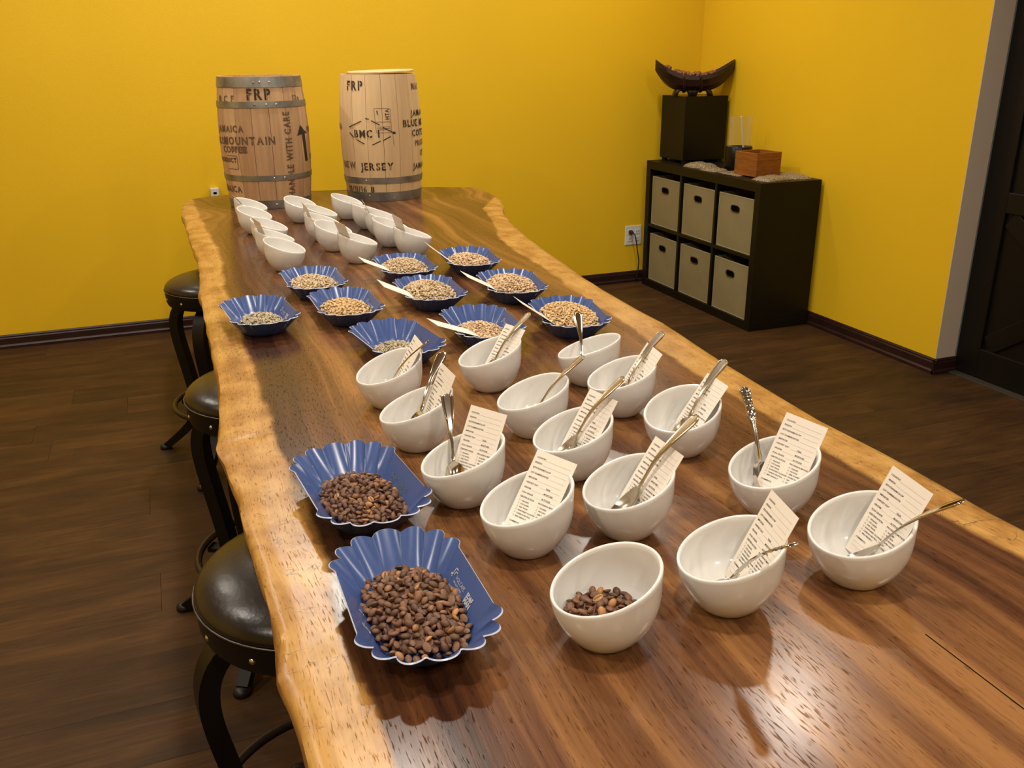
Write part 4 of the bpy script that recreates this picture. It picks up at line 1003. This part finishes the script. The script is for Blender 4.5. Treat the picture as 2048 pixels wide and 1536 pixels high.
def bin_(i, j, label):
    W_ = cw - .026; Hh = chh - .042; D_ = .33
    y0 = SY0 + fr_ + i * (cw + dv) + .013; z0 = fr_ + j * (chh + dv) + .001
    b = empty('fabric_bin', (SX0 + .014, y0, z0), 0, label, 'storage bin', 'beige fabric bins in the cube shelf')
    # front with a real hand-hole, slightly slack fabric
    m = MB(); n_ = 32; hy, hz = W_ / 2, Hh * .76; a_, c_ = .037, .017
    def hole(t, o_=1.0):
        ca, sa = math.cos(t), math.sin(t); return (hy + (a_ * o_) * math.copysign(abs(ca) ** .55, ca), hz + (c_ * o_) * math.copysign(abs(sa) ** .55, sa))
    def outer(t):
        ca, sa = math.cos(t), math.sin(t); s = 1e9
        if ca > 1e-6: s = min(s, (W_ - hy) / ca)
        if ca < -1e-6: s = min(s, -hy / ca)
        if sa > 1e-6: s = min(s, (Hh - hz) / sa)
        if sa < -1e-6: s = min(s, -hz / sa)
        return (hy + ca * s, hz + sa * s)
    cor = [math.atan2(Hh - hz, W_ - hy), math.atan2(Hh - hz, -hy), math.atan2(-hz, -hy) + 2 * PI, math.atan2(-hz, W_ - hy) + 2 * PI]
    ts = sorted([2 * PI * k / n_ for k in range(n_)] + cor); n_ = len(ts); vs = []; K = 6
    sag = random.Random(i * 7 + j)
    ph = sag.random() * 6
    for k in range(K + 1):
        q = (k / K) ** 1.3
        for t in ts:
            h_, o_ = hole(t), outer(t); y_ = h_[0] + (o_[0] - h_[0]) * q; z_ = h_[1] + (o_[1] - h_[1]) * q
            e = math.sin(PI * y_ / W_) * math.sin(PI * z_ / Hh); x_ = -.004 * e + .003 * e * noise.noise(Vector((y_ * 14, z_ * 10, ph)))
            vs.append((x_, y_, z_))
    fs = [(k * n_ + i2, k * n_ + (i2 + 1) % n_, (k + 1) * n_ + (i2 + 1) % n_, (k + 1) * n_ + i2) for k in range(K) for i2 in range(n_)]
    m.add(vs, fs)
    m.add([(0, 0, 0), (D_, 0, 0), (D_, W_, 0), (0, W_, 0), (0, 0, Hh), (D_, 0, Hh), (D_, W_, Hh), (0, W_, Hh)], [(3, 2, 1, 0), (0, 1, 5, 4), (1, 2, 6, 5), (2, 3, 7, 6)])
    m.add([(.004, 0, 0), (.004, W_, 0), (.004, W_, Hh), (.004, 0, Hh)], []) 
    m.build('bin_body', M['fabric'], b, True, 40)
    MB().box((.006, .004, .004), (.010, W_ - .004, Hh - .004)).build('inner_shade_sheet', M['dark'], b)  # near-black sheet that paints the shade inside the bin, behind the hand-hole
    MB().tube([(-.003, 0, 0)] and [(-.004, *hole(2 * PI * k / 40)) for k in range(40)], .0028, 6, closed=True).build('grommet', M['brass'], b, True)
    m = MB()
    for (p, q) in (((-.0015, 0, 0), (.0015, W_, .004)), ((-.0015, 0, Hh - .005), (.0015, W_, Hh)), ((-.0012, 0, 0), (.001, .0035, Hh)), ((-.0012, W_ - .0035, 0), (.001, W_, Hh))): m.box(p, q)
    m.build('hem', M['hem'], b)
pos = {0: 'right', 1: 'middle', 2: 'left'}
for i in range(3):
    for j in range(2): bin_(i, j, 'beige fabric bin in the %s %s cell of the cube shelf' % ('upper' if j else 'lower', pos[i]))

# tall black box on short feet (stands on the shelf)
bx0, bx1, by0, by1, bz0, bz1 = 2.850, 3.130, 4.583, 4.850, SH + .018, 1.137
bb = empty('black_box', (bx0, by0, SH), 0, 'tall plain black box on short feet, on the shelf below the carved bowl', 'box')
MB().box((0, 0, .018), (bx1 - bx0, by1 - by0, bz1 - SH), bev=.002).build('box_body', M['blackbox'], bb)
MB().box((-.001, .003, .020), (.0, by1 - by0 - .003, bz1 - SH - .003)).build('front_panel', mat('brownish_black', (.009, .0065, .0028), .5, spec=.3), bb)['label'] = 'browner black panel'
for (px, py) in ((.022, .022), (.258, .022), (.022, .245), (.258, .245)):
    MB().lathe([(.015, 0), (.017, .006), (.017, .014), (.012, .019)], 14, 0, Matrix.Translation((px, py, 0)), cap0=True).build('foot', M['cord'], bb, True, 40)
# carved boat-shaped bowl with nuts
BC = Vector((2.945, 4.665)); BD = Vector((.915, -.403)); ZB = 1.137
bo = empty('boat_bowl', (BC.x, BC.y, ZB), math.atan2(BD.y, BD.x), 'dark carved crescent-shaped wooden bowl on arched feet, on the tall black box', 'bowl')
Lh = .225
def hull(sgn_in):
    vs = []; nl, na = 40, 15
    for k in range(nl + 1):
        t = -1 + 2 * k / nl; x = t * Lh
        zt = .112 + .085 * abs(t) ** 2.1 ; wdt = .085 * max(0, 1 - abs(t) ** 2.6) ** .6 + .003; zb = .026 + .115 * abs(t) ** 3.3
        th = .006 * (1 if sgn_in else 0)
        for i in range(na):
            a = PI * i / (na - 1); rib = .0022 * (1 if (i % 2) else -1) * (0 if sgn_in else 1) * max(0, 1 - abs(t) ** 4)
            vs.append((x * (1 - (.02 if sgn_in else 0)), -(wdt - th + rib) * math.cos(a), zt - (zt - zb - th + rib) * math.sin(a) ** .9))
    return vs, nl, na
m = MB(); vo, nl, na = hull(False); vi, _, _ = hull(True)
fs = [(k * na + i, k * na + i + 1, (k + 1) * na + i + 1, (k + 1) * na + i) for k in range(nl) for i in range(na - 1)]
m.add(vo, fs); m.add(vi, [tuple(reversed(f)) for f in fs]); nn = len(vo)
for k in range(nl):
    m.f.append((k * na, (k + 1) * na, nn + (k + 1) * na, nn + k * na)); m.m.append(0); m.f.append((k * na + na - 1, nn + k * na + na - 1, nn + (k + 1) * na + na - 1, (k + 1) * na + na - 1)); m.m.append(0)
m.build('hull', M['carved'], bo, True, 25)
for tx in (-.075, .018):   # two curved straps that carry the hull
    pts = []
    for i in range(11):
        a = PI * i / 10; t = tx / Lh; wdt = .085 * (1 - abs(t) ** 2.2) ** .7 + .006; zt = .124; zb = .022
        pts.append((tx + .02 * math.sin(a), -wdt * math.cos(a), zt - (zt - zb) * math.sin(a)))
    MB().tube(pts, [(.010, .006)] * 11, 8).build('strap', M['carved'], bo, True)
m = MB(); vs = []; nx = 48
for k in range(nx + 1):
    x = -.118 + .226 * k / nx; zb = 0
    for (c_, r_) in ((-.060, .034), (.050, .034)):
        if abs(x - c_) < r_: zb = max(zb, .036 * math.sqrt(1 - ((x - c_) / r_) ** 2))
    e = min(1, (x + .118) / .03, (.108 - x) / .03); zt = .006 + .046 * max(0, e) ** .6; zt = max(zt, zb + .004)
    for sy, z in ((-.040, zb), (.040, zb), (.030, zt), (-.030, zt)): vs.append((x, sy, z))
fs = [(k * 4 + q, k * 4 + (q + 1) % 4, k * 4 + 4 + (q + 1) % 4, k * 4 + 4 + q) for k in range(nx) for q in range(4)] + [(3, 2, 1, 0), (nx * 4, nx * 4 + 1, nx * 4 + 2, nx * 4 + 3)]
m.add(vs, fs)
m.build('arched_feet', M['carved'], bo, True)
nut_me = MB().lathe([(.0005, -.0115), (.007, -.009), (.0115, -.002), (.0112, .004), (.006, .0105), (.0005, .012)], 10).mesh('nut', M['nut'], True)
for k in range(58):
    t = random.uniform(-.74, .50); q = random.uniform(-1, 1); wd_ = .085 * (1 - abs(t) ** 2.2) ** .7 - .020
    lx, ly = t * Lh, q * wd_; lz = .112 + .085 * abs(t) ** 2.1 - .006 + .016 * (1 - q * q) * (1 if t < .2 else .5) + random.uniform(-.004, .002)
    a = math.atan2(BD.y, BD.x); o = inst('nut', nut_me); o.location = (BC.x + lx * math.cos(a) - ly * math.sin(a), BC.y + lx * math.sin(a) + ly * math.cos(a), ZB + lz)
    o.rotation_euler = (random.random() * 6, random.random() * 6, 0); tag(o, 'red-brown round nut piled in the carved boat bowl', 'nut', 'nuts in the boat bowl')
# cedar box
a = math.atan2(4.058 - 3.886, 2.835 - 2.854) - PI / 2
cb = empty('cedar_box', (2.858, 3.892, SH + .006), a, 'open square orange cedar box at the near end of the shelf top', 'box')
S_ = .166; hh = .118; tk = .011
for (lo, hi) in (((0, 0), (S_, tk)), ((0, S_ - tk), (S_, S_)), ((0, tk), (tk, S_ - tk)), ((S_ - tk, tk), (S_, S_ - tk))):
    for (za, zb) in ((0, .028), (.0288, .079), (.0798, hh)):
        MB().box((lo[0], lo[1], za), (hi[0], hi[1], zb), bev=.001).build('board', M['cedar'], cb)
MB().box((tk, tk, .0), (S_ - tk, S_ - tk, .006)).build('box_floor', M['cedar'], cb)
# black canister with clear sleeve and white stick
cn = empty('canister', (2.985, 4.235, SH), 0, 'round black canister with a clear cylinder and white stick, behind the cedar box', 'canister')
MB().lathe([(.070, 0), (.072, .004), (.072, .122), (.069, .126), (.064, .122), (.064, .012), (.001, .012)], 36, cap0=True).build('canister_body', M['blackbox'], cn, True, 40)
MB().lathe([(.060, .014), (.060, .285), (.0585, .285), (.0585, .014)], 40).build('clear_cylinder', M['glass'], cn, True, 40)
MB().tube([(.045, .0, .016), (.010, -.018, .15), (-.026, -.036, .285)], [(.006, .003)] * 3, 6).build('stick', M['white'], cn)
# flat bags of sample beans
def bag_mat():
    m, nt, b = nmat('bagged_beans'); L = nt.links; tc = N(nt, 'ShaderNodeTexCoord'); v = N(nt, 'ShaderNodeTexVoronoi'); v.inputs['Scale'].default_value = 130; L.new(tc.outputs['Object'], v.inputs['Vector'])
    r = N(nt, 'ShaderNodeValToRGB'); e = r.color_ramp.elements; e[0].color = (.46, .37, .24, 1); e[1].color = (.13, .10, .06, 1); e[1].position = .75; L.new(v.outputs['Distance'], r.inputs[0]); L.new(r.outputs[0], b.inputs['Base Color'])
    b.inputs['Roughness'].default_value = .35; bp = N(nt, 'ShaderNodeBump'); bp.inputs['Distance'].default_value = .003; bp.invert = True; L.new(v.outputs['Distance'], bp.inputs['Height']); L.new(bp.outputs[0], b.inputs['Normal']); return m
M['bag'] = bag_mat()
def bag(x, y, lx, ly, rz, h, label, z=SH):
    m = MB(); nx, ny = 22, 16; vs = []
    for s in (1, 0):
        for j in range(ny + 1):
            for i in range(nx + 1):
                u, v = -1 + 2 * i / nx, -1 + 2 * j / ny; e = max(0, 1 - u ** 4) * max(0, 1 - v ** 4)
                zz = (.0015 + h * e ** .5 * (1 + .25 * noise.noise(Vector((u * 3, v * 3, x * 30))))) if s else 0
                vs.append((u * lx / 2 * (1 + .05 * math.sin(v * 4 + x * 9)), v * ly / 2, zz))
    W_ = nx + 1; n0 = W_ * (ny + 1); fs = []
    for j in range(ny):
        for i in range(nx): q = j * W_ + i; fs.append((q, q + 1, q + W_ + 1, q + W_)); fs.append((n0 + q, n0 + q + W_, n0 + q + W_ + 1, n0 + q + 1))
    for i in range(nx): fs.append((i, n0 + i, n0 + i + 1, i + 1)); q = ny * W_ + i; fs.append((q, q + 1, n0 + q + 1, n0 + q))
    for j in range(ny): q = j * W_; fs.append((q, q + W_, n0 + q + W_, n0 + q)); q = j * W_ + nx; fs.append((q, n0 + q, n0 + q + W_, q + W_))
    o = m.add(vs, fs).build('bean_bag', M['bag'], None, True, 60); o.location = (x, y, z + .0003); o.rotation_euler = (0, 0, rz); return tag(o, label, 'bag', 'flat sample bags on the shelf')
bag(2.865, 4.42, .11, .17, .25, .024, 'plump small clear bag of beans at the left, by the black box')
bag(2.845, 4.255, .10, .13, .1, .015, 'flat clear bag of beans left of the cedar box, second from left')
bag(2.895, 4.085, .16, .19, .0, .006, 'flat pale bag under the left edge of the cedar box')
bag(2.90, 3.815, .17, .12, .15, .018, 'flat clear bag of beans in front of the cedar box, on the near corner')
bag(3.065, 3.86, .11, .20, -.1, .015, 'flat clear bag of beans right of the cedar box, by the wall')

# ---------------------------------------------------------------- wall fittings
op = empty('wall_outlet', (2.732, BY, .298), 0, 'white duplex wall outlet beside the cube shelf, a black plug in it', 'outlet')
MB().box((-.058, -.006, -.060), (.058, 0, .060), bev=.003).build('cover_plate', M['plastic'], op)
for px in (-.024, .026):
    for pz in (-.022, .022):
        MB().box((px - .017, -.0085, pz - .015), (px + .017, -.005, pz + .015), bev=.002).build('socket', M['plastic'], op)
        m = MB()
        for sx in (-.006, .006): m.box((px + sx - .001, -.009, pz - .004), (px + sx + .001, -.0084, pz + .006))
        m.build('socket_slots', M['dark'], op)
pg = empty('power_cord', (2.708, BY - .009, .320), 0, 'black power cord plugged into the outlet, hanging behind the shelf', 'cord')
MB().lathe([(.013, 0), (.014, .012), (.010, .026), (.005, .036)], 14, 0, Matrix.Rotation(PI / 2, 4, 'X'), cap0=True, cap1=True).build('plug', M['cord'], pg, True, 40)
cp = [(0, -.034, 0), (.006, -.05, -.01), (.016, -.052, -.05), (.030, -.046, -.11), (.046, -.040, -.18), (.045, -.038, -.23), (.034, -.040, -.28), (.030, -.045, -.31)]
MB().tube(cp, .0035, 8).build('cable', M['cord'], pg, True)
jb = empty('wall_jack', (.262, BY, .69), 0, 'small white wall jack box above the far left table corner', 'wall jack')
MB().box((-.021, -.030, -.045), (.021, 0, .046), bev=.003).build('jack_box', M['plastic'], jb)
MB().box((-.008, -.0315, .018), (.008, -.029, .028)).build('port', M['dark'], jb)
bpy.context.view_layer.update()
